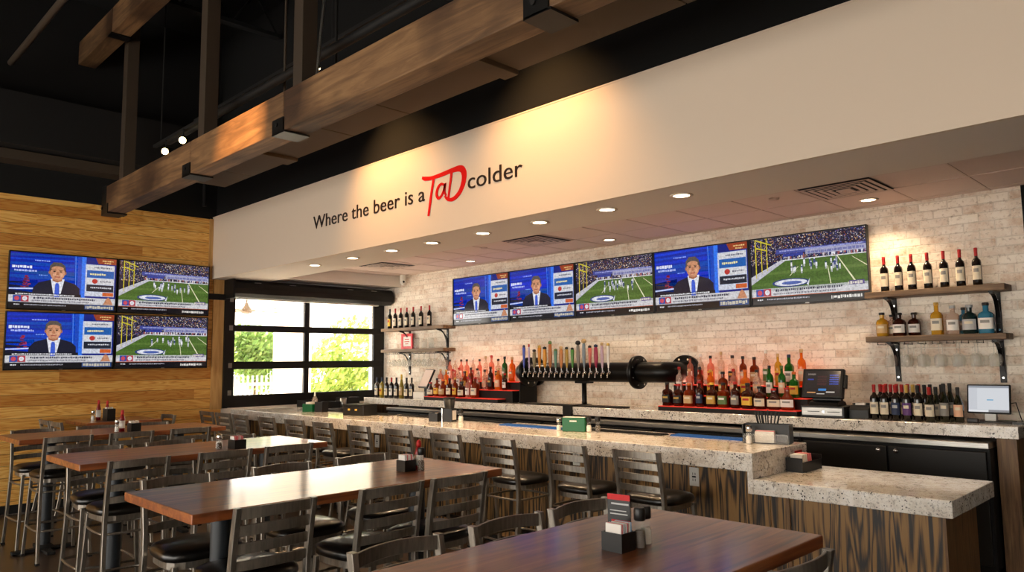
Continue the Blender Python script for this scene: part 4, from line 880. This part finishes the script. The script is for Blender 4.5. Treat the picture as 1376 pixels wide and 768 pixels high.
for xl, xr in ((-4.6, -2.96), (-8.62, -6.96)):
    l = bpy.data.lights.new('riser_strip', 'AREA'); l.shape = 'RECTANGLE'; l.size = xr-xl; l.size_y = .06; l.energy = E_LED; l.color = (1, .38, .26)
    o = bpy.data.objects.new('riser_strip', l); COL.objects.link(o); o.location = ((xl+xr)/2, 7.30, ZB+.27); o.rotation_euler = (PI+.25, 0, 0)
# ------------------------------------------------------------------ tap tower
t = thing('beer_tap_tower', 'black iron pipe beer tower with a row of sixteen coloured taps', 'beer tower', (-5.83, 7.05, ZB))
ZP = .398; x0, x1 = -.94+.0, .77
def px_(x): return x
MB().tube([(-.95, 0, ZP), (.80, 0, ZP)], .115, 28).build('pipe', 'iron', t)
def elbow(sx, xa, r):
    P = [(xa, 0, ZP)]
    for k in range(1, 9):
        a = PI/2*k/8; P.append((xa+sx*.16*math.sin(a)+sx*.16*0, .16*(1-math.cos(a)), ZP))
    P.append((xa+sx*.16, YB-7.05-.02, ZP)); return P
MB().tube(elbow(-1, -.95, .16), .115, 28).build('elbow', 'iron', t)
MB().tube([(.80, 0, ZP)]+elbow(1, 1.06, .16), .115, 28).build('elbow', 'iron', t)
def flange(x, y, ax):
    f = MB(); pr = [(.118, -.028), (.185, -.026), (.19, -.022), (.19, .022), (.185, .026), (.118, .028)]
    f.lathe(pr, 32, (x, y, ZP), axis=ax); o = f.build('flange', 'iron', t)
    b = MB()
    for k in range(8):
        a = 2*PI*(k+.5)/8
        for s in (-1, 1):
            if ax == 'x': b.lathe([(.013, .026*s), (.013, .04*s)], 6, (x, y+.15*math.cos(a), ZP+.15*math.sin(a)), axis='x')
            elif s < 0: b.lathe([(.013, -.026), (.013, -.04)], 6, (x+.15*math.cos(a), y, ZP+.15*math.sin(a)), axis='y')
    b.build('flange_bolts', 'chrome', o)
flange(-.92, 0, 'x'); flange(.80, 0, 'x'); flange(1.22, YB-7.05-.03, 'y'); flange(-1.11, YB-7.05-.03, 'y')
MB().lathe([(.09, 0), (.09, .012), (.034, .02), (.03, .05), (.03, .27), (.036, .275), (.036, .30)], 20).build('support_post', 'iron', t)
bx('saddle', 'iron', t, -.10, .10, -.06, .06, .265, .295, bevel=.004)
taps = [('#3c4db0', 'navy', .30, .016), ('#b7a0c8', 'red', .31, .010), ('#8a7a55', 'black', .24, .020), ('#d98a1e', 'gold', .29, .019), ('#e39a2a', 'black', .27, .021), ('#b0672e', 'green', .34, .020), ('#5f8d78', 'green', .24, .018), ('#c07a3c', 'tan', .27, .020), ('#b08a2a', 'black', .26, .018), ('#4d8a34', 'black', .25, .017), ('#8a7f74', 'black', .32, .018), ('#7d8890', 'tan', .34, .017), ('#d06a5c', 'black', .27, .018), ('#a82448', 'navy', .28, .020), ('#c9a7b6', 'tan', .30, .016), ('#efe6dc', 'gold', .29, .016)]
for k, (c, top, h, r) in enumerate(taps):
    r *= 1.32
    x = -.862+.0905*k
    f = MB().tube([(x, -.105, ZP+.0), (x, -.15, ZP), (x, -.172, ZP-.015), (x, -.18, ZP-.06)], [.012, .012, .012, .009], 10)
    f.cyl((x, -.15, ZP), (x, -.155, ZP+.055), .009, 8); f.lathe([(.019, -.03), (.019, .0)], 12, (x, -.108, ZP), axis='y'); tp = f.build('faucet', 'chrome', t)
    hm = plain('tap_'+c[1:], c, .35); M['tap%d' % k] = hm
    H0 = ZP+.05; cx_, cy_ = x, -.155
    prof_ = [(.009, 0), (.012, .02), (r*.9, .06), (r*1.1, h*.45), (r*.95, h*.8), (r*.7, h*.88)] if k % 3 else [(.009, 0), (.011, .03), (r*.75, .05), (r, h*.6), (r*1.15, h*.86), (r*.8, h*.9)]
    hd = MB().lathe(prof_, 12, (cx_, cy_, H0), sy=.7).build('tap_handle', hm, tp)
    if k in (10, 11): MB().lathe([(.01, h*.86), (.03, h*.9), (.032, h*.96), (.02, h*1.02), (.001, h*1.03)], 12, (cx_, cy_, H0)).build('handle_finial', 'c_'+top, hd)
    else: MB().lathe([(r*.72, h*.87), (r*1.0, h*.89), (r*.95, h*.97), (.001, h)], 12, (cx_, cy_, H0), sy=.7).build('handle_finial', 'c_'+top, hd)
t = thing('drip_tray', 'flat dark drip tray on the back counter below the taps', 'drip tray', (-6.6, 6.80, ZB))
bx('tray', 'blackmetal', t, 0, .70, 0, .17, 0, .014, bevel=.003); bx('drain_box', 'blackplastic', t, .72, .84, -.10, -.052, -.115, .02, bevel=.004); bx('drain_lip', 'blackplastic', t, .72, .84, -.06, .16, .001, .02, bevel=.003); bx('tray', 'blackmetal', t, .86, 1.5, 0, .17, 0, .014, bevel=.003)
g = MB()
for k in range(30):
    x = .02+k*.023
    g.box(x, x+.008, .01, .16, .0141, .017)
    if .88+k*.0205 < 1.47: g.box(.88+k*.0205, .888+k*.0205, .01, .16, .0141, .017)
g.build('tray_grille', 'gun', t)
# ------------------------------------------------------------------ register, printer, tablet
t = thing('cash_register', 'black touchscreen register on a cash drawer beside the wine bottles', 'register', (-2.84, 6.80, ZB))
d = bx('cash_drawer', 'blackplastic', t, -.192, .195, -.02, .29, .003, .105, bevel=.004)
bx('drawer_front', 'stainless', d, -.182, .18, -.027, -.02, .022, .09, bevel=.002); bx('drawer_slots', 'blackplastic', d, -.13, -.02, -.0295, -.027, .052, .058); bx('drawer_slots', 'blackplastic', d, .05, .16, -.0295, -.027, .052, .058)
MB().lathe([(.012, 0), (.012, -.004)], 12, (.015, -.0275, .055), axis='y').build('drawer_lock', 'chrome', d)
MB().prism([(0, .106), (.22, .106), (.2, .135), (.14, .15), (.13, .30), (.10, .30), (.09, .15), (.02, .135)], -.13, .13, 'yz').build('stand', 'blackplastic', t, .004)
hd = thing('display', None, None, (0, .02, .30)); hd.parent = t; hd.rotation_euler = (-.28, 0, 0)
bx('display_casing', 'blackplastic', hd, -.19, .185, 0, .05, -.125, .145, bevel=.01); bx('card_reader', 'blackplastic', hd, .186, .21, .0, .04, -.03, .09, bevel=.004)
def pos_pic(W, H):
    m = MB(); rr = random.Random(4); quad(m, 0, 0, 1, 1, '#2b2523', 0, W, H)
    dashes(m, rr, .08, .30, .82, .90, '#8c8078', 1, W, H); quad(m, .08, .62, .25, .67, '#3846a0', 1, W, H)
    for i in range(5): dashes(m, rr, .70, .95, .80-.09*i, .85-.09*i, '#3c55b8', 1, W, H, .03, .07)
    quad(m, .40, .18, .62, .27, '#3d7fc0', 1, W, H); quad(m, .08, .08, .32, .13, '#c8905a', 1, W, H); quad(m, .62, .10, .86, .16, '#b9b0a6', 1, W, H); quad(m, .36, .04, .58, .07, '#d0c8c0', 1, W, H)
    for i in range(6): dashes(m, rr, .36, .62, .76-.07*i, .79-.07*i, '#5a3030', 1, W, H, .01, .04)
    return m
o = pos_pic(.32, .225).build('display_picture', 'uiscreen', hd); o.location = (-.002, -.001, .01)
t = thing('receipt_printer', 'small black receipt printer between register and wine bottles', 'printer', (-2.553, 6.86, ZB))
MB().prism([(0, 0), (.22, 0), (.22, .12), (.06, .115), (0, .08)], -.085, .085, 'yz').build('housing', 'blackplastic', t, .006); bx('lid', 'matteblack', t, -.075, .075, .07, .21, .1195, .13, bevel=.003); bx('paper_slip', 'paper', t, -.04, .04, .05, .09, .117, .135)
t = thing('tablet_terminal', 'white screen tablet terminal tilted on a stand at the right end', 'tablet', (-1.60, 7.04, ZB))
bx('base', 'blackplastic', t, -.14, .16, -.03, .18, 0, .012, bevel=.004); MB().prism([(.06, .012), (.12, .012), (.10, .20), (.07, .20)], -.04, .04, 'yz').build('stand', 'whitep', t, .004)
hd = thing('display', None, None, (0, .04, .185)); hd.parent = t; hd.rotation_euler = (-.22, 0, -.0)
bx('display_casing', 'blackplastic', hd, -.155, .155, 0, .02, -.115, .125, bevel=.008)
def tab_pic(W, H):
    m = MB(); rr = random.Random(9); quad(m, 0, 0, 1, 1, '#c6c9cf', 0, W, H); quad(m, 0, .92, 1, 1, '#8f949c', 1, W, H); quad(m, 0, 0, .5, .08, '#dfe1e4', 1, W, H); quad(m, .5, 0, 1, .08, '#8a8a8c', 1, W, H); quad(m, .22, .1, 1, .9, '#d2d5da', 1, W, H); quad(m, .46, .44, .62, .48, '#6aa6c8', 2, W, H)
    return m
o = tab_pic(.285, .215).build('display_picture', 'uiscreen', hd); o.location = (0, -.001, .005)
MB().tube([(.12, .09, .15), (.17, .13, .16), (.19, .14, .06), (.2, .16, .004)], .004, 8).build('cable', 'rubber', t)
bx('card_reader', 'blackplastic', t, -.145, -.06, -.06, -.031, .0, .035, bevel=.008)
t = thing('tray', 'flat black tray on the counter right of the tablet', 'tray', (-1.395, 6.98, ZB)); bx('plate', 'blackplastic', t, -.03, .04, 0, .3, 0, .01, bevel=.003); bx('rim', 'blackplastic', t, -.03, .04, -.008, 0, 0, .018)
t = thing('tablet_terminal', 'grey screened terminal tilted on a stand under the window shelves', 'tablet', (-8.93, 6.98, ZB))
bx('printer_base', 'whitep', t, -.15, .12, -.04, .22, 0, .10, bevel=.01); bx('base', 'blackplastic', t, .125, .26, -.04, .22, 0, .11, bevel=.01)
MB().prism([(.08, .10), (.14, .10), (.13, .26), (.09, .26)], -.03, .05, 'yz').build('stand', 'blackplastic', t)
hd = thing('display', None, None, (.06, .04, .29)); hd.parent = t; hd.rotation_euler = (-.45, 0, -.25)
bx('display_casing', 'blackplastic', hd, -.16, .16, 0, .03, -.14, .16, bevel=.01); bx('display_glass', 'tile', hd, -.145, .145, -.003, 0, -.12, .145)
# ------------------------------------------------------------------ tables
def table(label, x0, x1, y0, y1, ped):
    t = thing('high_top_table', label, 'table', ((x0+x1)/2, (y0+y1)/2, 0)); hx, hy = (x1-x0)/2, (y1-y0)/2
    top = bx('tabletop', 'table', t, -hx, hx, -hy, hy, 1.015, 1.06, bevel=.005)
    for py in ped:
        py -= (y0+y1)/2
        p = MB().lathe([(.05, .02), (.05, .99)], 20, (0, py, 0)).build('pedestal_column', 'column', t)
        b_ = MB().box(-.26, .26, py-.035, py+.035, 0.0, .03).box(-.035, .035, py-.26, py+.26, 0., .03) if len(ped) > 1 else MB().lathe([(.12, 0), (.12, .02), (.09, .03)], 24, (0, py, 0)); b_.lathe([(.09, .03), (.055, .06)], 20, (0, py, 0)); b_.build('base_cross', 'matteblack', t, .006)
        bx('mounting_plate', 'matteblack', t, -.2, .2, py-.2, py+.2, .99, 1.015)
    return t
TB = [(-2.0, -1.18, .91, 2.77, (1.25, 2.45), 'nearest dark wood high-top table in the foreground'), (-4.155, -3.30, 1.34, 3.20, (1.66, 2.88), 'second dark wood high-top table with the bright window reflection'), (-6.34, -5.52, 1.50, 3.34, (1.85, 3.0), 'third dark wood high-top table from the front'), (-8.57, -7.76, 1.62, 3.48, (1.95, 3.15), 'fourth high-top table, lit brown, nearer the plank wall'), (-10.30, -9.45, 2.62, 3.44, (3.03,), 'small square high-top table against the plank wall')]
for x0, x1, y0, y1, ped, l in TB: table(l, x0, x1, y0, y1, ped)
# ------------------------------------------------------------------ stools (local: sitter faces +Y, back at -Y)
def stool(label, loc, rz, group):
    t = thing('bar_stool', label, 'bar stool', loc, rz, group)
    # seat cushion
    def rr(w, d, z, wf=1.0):
        P = []
        for k in range(28):
            a = 2*PI*(k+.5)/28; x, y = math.cos(a), math.sin(a); q = (abs(x)**4+abs(y)**4)**(-.25); x *= q; y *= q
            s = 1+.06*y; P.append((x*w*s, y*d, z))
        return P
    W, D = .205, .195
    MB().rings([rr(W*.96, D*.96, .708), rr(W, D, .715), rr(W*1.02, D*1.02, .735), rr(W*.99, D*.99, .752), rr(W*.88, D*.88, .766), rr(W*.6, D*.6, .776), rr(W*.25, D*.25, .779)]).build('seat', 'vinyl', t)
    MB().rings([rr(W*.93, D*.93, .672), rr(W*.93, D*.93, .708), rr(W*.86, D*.86, .708), rr(W*.86, D*.86, .672)], 0, False, (False, False)).build('seat_frame', 'gun', t)
    zs = [0, .25, .50, .69, .80, .95, 1.078]; ys = [-.285, -.242, -.215, -.205, -.213, -.236, -.262]; xs_ = [.206, .199, .192, .187, .185, .185, .185]
    for s in (-1, 1):
        R = []
        for z, y, x in zip(zs, ys, xs_):
            a, d = .0135, .017; X = s*x; R.append([(X-a, y-d, z), (X+a, y-d, z), (X+a, y+d, z), (X-a, y+d, z)])
        lg = MB().rings(R, 0, False).build('rear_leg', 'gun', t, .003, 1); bx('foot_cap', 'rubber', lg, s*.206-.016, s*.206+.016, -.305, -.265, -.002, .014)
        R = []
        for z, y, x in ((0, .205, .205), (.69, .165, .175)):
            a = .0135; R.append([(s*x-a, y-a, z), (s*x+a, y-a, z), (s*x+a, y+a, z), (s*x-a, y+a, z)])
        lg = MB().rings(R, 0, False).build('front_leg', 'gun', t, .003, 1); bx('foot_cap', 'rubber', lg, s*.205-.016, s*.205+.016, .189, .221, -.002, .014)
    def yback(z):
        for i in range(len(zs)-1):
            if zs[i] <= z <= zs[i+1]: return ys[i]+(ys[i+1]-ys[i])*(z-zs[i])/(zs[i+1]-zs[i])
    for zc, hh in ((.818, .022), (.896, .023), (.974, .024), (1.049, .025)):
        R = []
        for k in range(11):
            u = -1+2*k/10; x = u*.173; bow = -.032*(1-u*u); arch = .006*(1-u*u); y = yback(min(zc, 1.07))+bow; a = .0055
            R.append([(x, y-a, zc-hh+arch), (x, y+a, zc-hh+arch), (x, y+a, zc+hh+arch), (x, y-a, zc+hh+arch)])
        MB().rings(R, 0, False).build('back_slat', 'gun', t, .002, 1)
    def ring(z, bw, fx, fy, rx, ry):
        C = [(rx, ry), (fx, fy), (-fx, fy), (-rx, ry)]; P = []
        for i in range(4):
            (ax, ay), (bx2, by) = C[i], C[(i+1) % 4]; nx, ny = (by-ay), -(bx2-ax); l = math.hypot(nx, ny); nx /= -l; ny /= -l
            for k in range(6):
                u = k/6; o = bw*4*u*(1-u); cx2, cy2 = ax+(bx2-ax)*u, ay+(by-ay)*u
                sgn = 1 if (cx2*nx+(cy2)*ny) > 0 else -1
                P.append((cx2+nx*o*sgn, cy2+ny*o*sgn, z))
        return P
    MB().tube(ring(.60, .014, .178, .17, .19, -.208), .0085, 8, closed=True).build('upper_ring', 'gun', t)
    MB().tube(ring(.27, .013, .193, .187, .198, -.24), .010, 8, closed=True).build('foot_ring', 'gun', t)
    return t
ST = None; rs = random.Random(3)
def place(label, x, y, rz, group):
    global ST
    rz += rs.uniform(-.03, .03)
    if ST is None: ST = stool(label, (x, y, .002), rz, group)
    else: dup(ST, (x, y, .002), rz, label, group)
for k, x in enumerate((-3.10, -3.75, -4.45, -5.11, -5.80, -6.46, -7.15, -7.76, -8.42, -9.12, -9.62, -10.12)):
    place('black seated metal stool at the granite bar, %s from the right' % ORD[k], x, 4.52+(.035 if k < 2 else 0), 0, 'stools along the granite bar')
# rows at the tables: (back plane x, facing, ys)
def row(xb, face, ys, tn, side):
    for k, y in enumerate(ys):
        x = xb+face*.265; rz = -PI/2 if face > 0 else PI/2
        place('black seated metal stool, %s side of the %s table, %s from the viewer' % (side, tn, ('nearest', 'second', 'third')[k]), x, y, rz, 'stools at the high-top tables')
row(-2.175, 1, (1.60, 2.13, 2.58), 'foreground', 'left')
row(-1.05, -1, (2.32,), 'foreground', 'right')
row(-3.19, -1, (1.675, 2.31, 2.77), 'second', 'right')
row(-4.37, 1, (1.69, 2.325, 2.90), 'second', 'left')
row(-5.385, -1, (1.825, 2.42, 2.93), 'third', 'right')
row(-6.475, 1, (1.855, 2.435, 2.97), 'third', 'left')
row(-7.615, -1, (1.97, 2.50, 3.055), 'fourth', 'right')
row(-8.73, 1, (1.95, 2.52, 3.055), 'fourth', 'left')
for x, y, rz, l in ((-10.175, 2.63, 0, 'metal stool, near side of the small wall table, beside the planks'), (-9.69, 2.63, 0, 'metal stool, near side of the small wall table, off the planks'), (-9.88, 3.42, PI, 'metal stool on the far side of the small wall table')):
    place('black seated '+l, x, y, rz, 'stools at the small wall table')
# ------------------------------------------------------------------ table-top condiments
def caddy_box(label, loc, rz=0., w=.085, d=.075, h=.06, mat='blackplastic', group='caddies on the tables'):
    t = thing('sugar_caddy', label, 'caddy', loc, rz, group); T = .004
    bx('floor_plate', mat, t, -w/2, w/2, -d/2, d/2, 0, T)
    bx('front_wall', mat, t, -w/2, w/2, -d/2, -d/2+T, T, h); bx('rear_wall', mat, t, -w/2, w/2, d/2-T, d/2, T, h)
    bx('side_wall', mat, t, -w/2, -w/2+T, -d/2+T, d/2-T, T, h); bx('side_wall', mat, t, w/2-T, w/2, -d/2+T, d/2-T, T, h)
    return t
def packets(where, loc, rz, n, d, h, cols):
    c, s = math.cos(rz), math.sin(rz)
    for k in range(n):
        yy = -d/2+.009+(d-.018)*k/max(n-1, 1); x, y = -s*yy, c*yy
        m = cols[k % len(cols)]
        p = MB().box(-.033, .033, -.0022, .0022, .0, h)
        o = p.build('sugar_packet', m, None, .0015, 1, (loc[0]+x, loc[1]+y, loc[2]+.0055)); o.rotation_euler = (rs.uniform(-.06, .06), 0, rz)
        tag(o, '%s sugar packet in the caddy on the %s' % (dict(paper='white', pink='pink', bluepaper='pale blue')[m], where), 'sugar packet', 'sugar packets on the %s, %s' % (where, m))
def shaker(label, loc, fillm, h=.125, r=.021, capm='blackplastic', group=None):
    t = thing('shaker', label, 'shaker', loc, 0, group)
    MB().lathe([(r, 0), (r*1.02, .004), (r*.98, h*.35), (r*.75, h*.5), (r*.82, h*.62), (r*.8, h*.70)], 14).build('glass_body', 'clear', t)
    MB().lathe([(r*.9, .003), (r*.88, h*.34), (r*.68, h*.44)], 12).build('contents', fillm, t)
    MB().lathe([(r*.86, h*.68), (r*.95, h*.70), (r*.95, h*.95), (r*.8, h)], 14).build('cap', capm, t)
    return t
ZT_ = 1.06
def ketchup(label, loc, h=.17):
    t = thing('sauce_bottle', label, 'sauce bottle', loc)
    MB().lathe([(.025, 0), (.027, .005), (.027, h*.55), (.02, h*.68), (.012, h*.8)], 14).build('body', 'ketch', t); MB().lathe([(.0135, h*.79), (.015, h*.8), (.014, h*.95), (.006, h)], 12).build('cap', 'c_red', t)
    MB().lathe([(.0276, h*.15), (.0276, h*.5)], 14, cap=(False, False)).build('label', 'c_white', t)
caddy_box('black sugar caddy on the nearest table', (-1.597, 2.097, ZT_), 0, .085, .078, .062)
packets('nearest table', (-1.597, 2.097, ZT_), 0, 8, .078, .085, ['paper', 'pink', 'paper', 'bluepaper'])
shaker('glass pepper shaker with black lid beside the caddy on the nearest table', (-1.56, 2.17, ZT_), 'pepper', .135, .021)
shaker('glass salt shaker hidden behind the pepper on the nearest table', (-1.575, 2.225, ZT_), 'salt', .13, .021)
t = thing('table_card', 'dark folded table card with red bands behind the nearest caddy', 'table card', (-1.645, 2.168, ZT_), .12)
def card(mb, y): pass
bx('card', 'blackplastic', t, -.045, .045, -.003, .003, 0, .17); bx('red_band', 'redpaper', t, -.045, .045, -.0038, -.003, .15, .17); bx('red_band', 'redpaper', t, -.03, .045, -.0038, -.003, .055, .082)
MB().box(-.035, .035, -.0038, -.003, .10, .104).box(-.035, .03, -.0038, -.003, .112, .115).box(-.03, .04, -.0038, -.003, .134, .14).build('print_lines', 'c_silver', t)
bx('foot', 'blackplastic', t, -.045, .045, -.003, .04, 0, .004)
caddy_box('black sugar caddy on the second table', (-3.662, 2.75, ZT_), 0, .085, .08, .065)
packets('second table', (-3.662, 2.75, ZT_), 0, 7, .08, .09, ['paper', 'paper', 'pink'])
shaker('glass shaker with black lid beside the caddy on the second table', (-3.60, 2.815, ZT_), 'pepper', .135, .022)
ketchup('red capped sauce bottle behind the caddy on the second table', (-3.655, 2.84, ZT_), .175)
caddy_box('black sugar caddy on the third table', (-5.62, 2.61, ZT_), 0, .12, .09, .07)
packets('third table', (-5.62, 2.61, ZT_), 0, 6, .09, .09, ['paper', 'pink', 'pink'])
shaker('white salt shaker left of the caddy on the third table', (-5.745, 2.52, ZT_), 'salt', .11, .022, 'chrome'); shaker('glass pepper shaker left of the caddy on the third table', (-5.69, 2.50, ZT_), 'pepper', .11, .022, 'chrome')
caddy_box('black sugar caddy on the fourth table', (-7.86, 2.60, ZT_), 0, .12, .09, .085)
packets('fourth table', (-7.86, 2.60, ZT_), 0, 5, .09, .1, ['paper'])
ketchup('tall sauce bottle left of the caddy on the fourth table', (-7.99, 2.53, ZT_), .21); shaker('glass salt shaker in front of the sauce bottle on the fourth table', (-7.945, 2.47, ZT_), 'salt', .12, .022, 'chrome')
caddy_box('black sugar caddy on the small wall table', (-9.72, 2.93, ZT_), 0, .17, .09, .14)
packets('small wall table', (-9.72, 2.93, ZT_), 0, 4, .09, .15, ['paper'])
ketchup('sauce bottle on the small wall table, left one', (-9.88, 2.86, ZT_), .24); ketchup('sauce bottle on the small wall table, right one', (-9.845, 2.945, ZT_), .23); shaker('white salt shaker on the small wall table', (-9.84, 2.79, ZT_), 'salt', .12, .022, 'chrome')
# ------------------------------------------------------------------ things on the bar
ZC = 1.07
caddy_box('green sugar caddy at the window end of the bar', (-9.02, 5.19, ZC), .3, .17, .12, .10, 'green', 'caddies on the bar')
packets('window end of the bar', (-9.02, 5.19, ZC), .3, 4, .11, .12, ['paper'])
t = thing('squeeze_bottle', 'clear white squeeze bottle rising behind the green caddy by the window', 'bottle', (-9.10, 5.30, ZC)); MB().lathe([(.04, 0), (.04, .15), (.012, .2)], 14).build('body', 'lqclear', t); MB().lathe([(.012, .198), (.01, .24), (.003, .26)], 10).build('nozzle', 'whitep', t)
caddy_box('black napkin caddy beside the green caddy by the window', (-8.84, 5.25, ZC), .3, .13, .12, .13, 'blackplastic', 'caddies on the bar')
t = thing('storage_case', 'black latched case lying on the bar near the window', 'case', (-7.86, 5.20, ZC), .12)
bx('body', 'blackplastic', t, -.19, .19, -.11, .11, 0, .12, bevel=.005); bx('lid', 'matteblack', t, -.192, .192, -.112, .112, .121, .135, bevel=.004)
for x in (-.07, .06): bx('latch', 'c_gold', t, x-.018, x+.018, -.118, -.11, .062, .082, bevel=.002)
t = thing('straw_cup', 'tall black tapered cup on the bar behind the napkin holder', 'cup', (-6.32, 5.33, ZC)); MB().lathe([(.04, 0), (.065, .25), (.06, .25), (.037, .01)], 18, cap=(True, True)).build('cup', 'blackplastic', t); MB().lathe([(.066, .235), (.068, .25), (.064, .25)], 18, cap=(False, False)).build('rim', 'matteblack', t)
caddy_box('black caddy with napkins in front of the tapered cup', (-6.36, 5.17, ZC), .3, .11, .10, .09, 'blackplastic', 'caddies on the bar')
packets('bar by the tapered cup', (-6.36, 5.17, ZC), .3, 5, .082, .08, ['paper'])
t = thing('napkin_holder', 'black napkin holder with chrome edge right of the tapered cup', 'napkin holder', (-6.2, 5.23, ZC), .3); bx('case', 'blackplastic', t, -.06, .06, -.05, .05, 0, .14, bevel=.004); bx('face_plate', 'chrome', t, -.068, -.06, -.05, .05, 0, .142); bx('napkins', 'paper', t, .06, .063, -.035, .035, .02, .12)
shaker('dark shaker with white label right of the napkin holder', (-6.06, 5.27, ZC), 'salt', .14, .028, 'blackplastic')
t = thing('coaster_caddy', 'bright green coaster caddy in the middle of the bar', 'caddy', (-4.42, 5.20, ZC), .35); bx('body', 'green', t, -.11, .11, -.035, .035, 0, .125, bevel=.006); MB().box(-.035, .03, -.037, -.035, .088, .10).build('logo_plate', 'whitep', t); bx('coasters', 'paper', t, -.1, .1, -.028, .028, .1255, .13)
shaker('white salt shaker left of the green coaster caddy', (-4.585, 5.17, ZC), 'salt', .115, .023, 'chrome'); shaker('white salt shaker right of the green coaster caddy', (-4.28, 5.23, ZC), 'salt', .135, .024, 'blackplastic'); shaker('dark pepper shaker right of the green coaster caddy', (-4.22, 5.28, ZC), 'pepper', .135, .024, 'blackplastic')
t = thing('bar_caddy', 'black bar caddy with straws and napkins at the right bar end', 'caddy', (-2.66, 5.42, ZC), .25)
w, d_, h_ = .20, .16, .14
bx('floor_plate', 'blackplastic', t, -w, w-.06, -d_/2, d_/2, 0, .005); bx('rear_wall', 'blackplastic', t, -w, w-.06, d_/2-.006, d_/2, .005, h_); bx('side_wall', 'blackplastic', t, w-.066, w-.06, -d_/2, d_/2-.006, .005, h_); bx('side_wall', 'blackplastic', t, -w, -w+.006, -d_/2, d_/2-.006, .005, h_); bx('divider', 'blackplastic', t, -w+.006, w-.066, -.01, -.004, .005, h_); bx('front_wall', 'clear', t, -w, w-.06, -d_/2, -d_/2+.005, .005, .07)
loc = Vector((-2.66, 5.42, ZC))
c_, s_ = math.cos(.25), math.sin(.25)
for k in range(14):
    lx, ly = -.06+.085*(k % 7)/6.0-.02, .02+.035*(k//7); o = MB().cyl((0, 0, 0), (0, 0, .21+.025*rs.random()), .005, 6).build('drinking_straw', 'blackplastic', None, 0, 2, (loc.x+lx*c_-ly*s_, loc.y+lx*s_+ly*c_, ZC+.007)); o.rotation_euler = (rs.uniform(-.1, .1), .5*(-.5+(k % 7)/6), 0)
    tag(o, 'black drinking straw in the caddy at the right bar end', 'straw', 'black straws in the bar end caddy')
for k in range(6):
    lx, ly = -.04, -.07+.011*k; o = MB().box(-.07, .07, -.003, .003, 0, .075+.006*(k % 3)).build('cocktail_napkin', 'paper' if k != 2 else 'pink', None, .001, 1, (loc.x+lx*c_-ly*s_, loc.y+lx*s_+ly*c_, ZC+.0065)); o.rotation_euler = (0, 0, .25)
    tag(o, '%s folded napkin in the caddy at the right bar end' % ('white' if k != 2 else 'pink'), 'napkin', 'napkins in the bar end caddy, %s' % ('white' if k != 2 else 'pink'))
shaker('salt shaker with chrome top left of the bar end caddy', (-2.76, 5.255, ZC), 'salt', .135, .024, 'chrome')
t = thing('table_card', 'small dark card with red border on the granite step of the bar', 'table card', (-2.472, 5.44, .965)); bx('card', 'redpaper', t, 0, .003, -.06, .06, -.058, .062); bx('dark_panel', 'blackplastic', t, .003, .0042, -.05, .05, -.045, .045)
m = MB()
for k in range(4): m.box(.0042, .005, -.035, .03-.01*(k % 2), .025-.02*k, .03-.02*k)
m.build('print_lines', 'redpaper', t)
t = thing('napkin_caddy', 'low black napkin caddy on the lower granite counter', 'caddy', (-2.40, 5.37, .90), 0)
w, d_ = .06, .165
bx('floor_plate', 'blackplastic', t, -w, w, -d_, d_, 0, .006); bx('front_wall', 'blackplastic', t, -w, w, -d_, -d_+.007, .006, .10); bx('rear_wall', 'blackplastic', t, -w, w, d_-.007, d_, .006, .10); bx('side_wall', 'blackplastic', t, -w, -w+.007, -d_+.007, d_-.007, .006, .10); bx('side_wall', 'blackplastic', t, w-.007, w, -d_+.007, d_-.007, .006, .07)
for k in range(5):
    o = MB().box(-.045, .045, -.004, .004, 0, .115).build('paper_napkin', 'paper' if k < 3 else 'pink', None, .001, 1, (-2.40, 5.27+.035*k, .908)); o.rotation_euler = (.2, 0, 0)
    tag(o, '%s napkin leaning in the low caddy on the lower counter' % ('white' if k < 3 else 'pink'), 'napkin', 'napkins in the low caddy, %s' % ('white' if k < 3 else 'pink'))
# ------------------------------------------------------------------ light, sky, camera
w = bpy.data.worlds.new('daylight'); SC.world = w; w.use_nodes = True
bg = w.node_tree.nodes['Background']; bg.inputs[0].default_value = (1.0, .94, .85, 1); bg.inputs[1].default_value = E_SKY
s = bpy.data.lights.new('sun', 'SUN'); s.energy = E_SUN; s.angle = .02; s.color = (1, .93, .8)
o = bpy.data.objects.new('sun', s); COL.objects.link(o); o.rotation_euler = Vector((.75, -.2, -.63)).to_track_quat('-Z', 'Y').to_euler()
cam = bpy.data.cameras.new('camera'); co = bpy.data.objects.new('camera', cam); COL.objects.link(co)
cam.sensor_width = 36; cam.lens = 1000.4/1376*36; cam.clip_start = .05; cam.clip_end = 200
yaw, pi_, ro = math.radians(45.0), math.radians(5.805), math.radians(-.625)
f = Vector((-math.sin(yaw)*math.cos(pi_), math.cos(yaw)*math.cos(pi_), math.sin(pi_))); r = Vector((math.cos(yaw), math.sin(yaw), 0)); u = r.cross(f)
r2 = r*math.cos(ro)+u*math.sin(ro); u2 = -r*math.sin(ro)+u*math.cos(ro)
co.matrix_world = Matrix(((r2.x, u2.x, -f.x, 0), (r2.y, u2.y, -f.y, 0), (r2.z, u2.z, -f.z, 1.7), (0, 0, 0, 1)))
SC.camera = co
vs = SC.view_settings; vs.view_transform = 'Standard'; vs.look = 'None'; vs.gamma = 1; vs.use_curve_mapping = False; vs.exposure = EXPO
SC.cycles.max_bounces = 8; SC.cycles.diffuse_bounces = 4; SC.cycles.glossy_bounces = 3; SC.cycles.transparent_max_bounces = 24; SC.cycles.transmission_bounces = 4
SC.cycles.sample_clamp_indirect = 8; SC.cycles.caustics_reflective = False; SC.cycles.caustics_refractive = False
SC.cycles.use_denoising = True
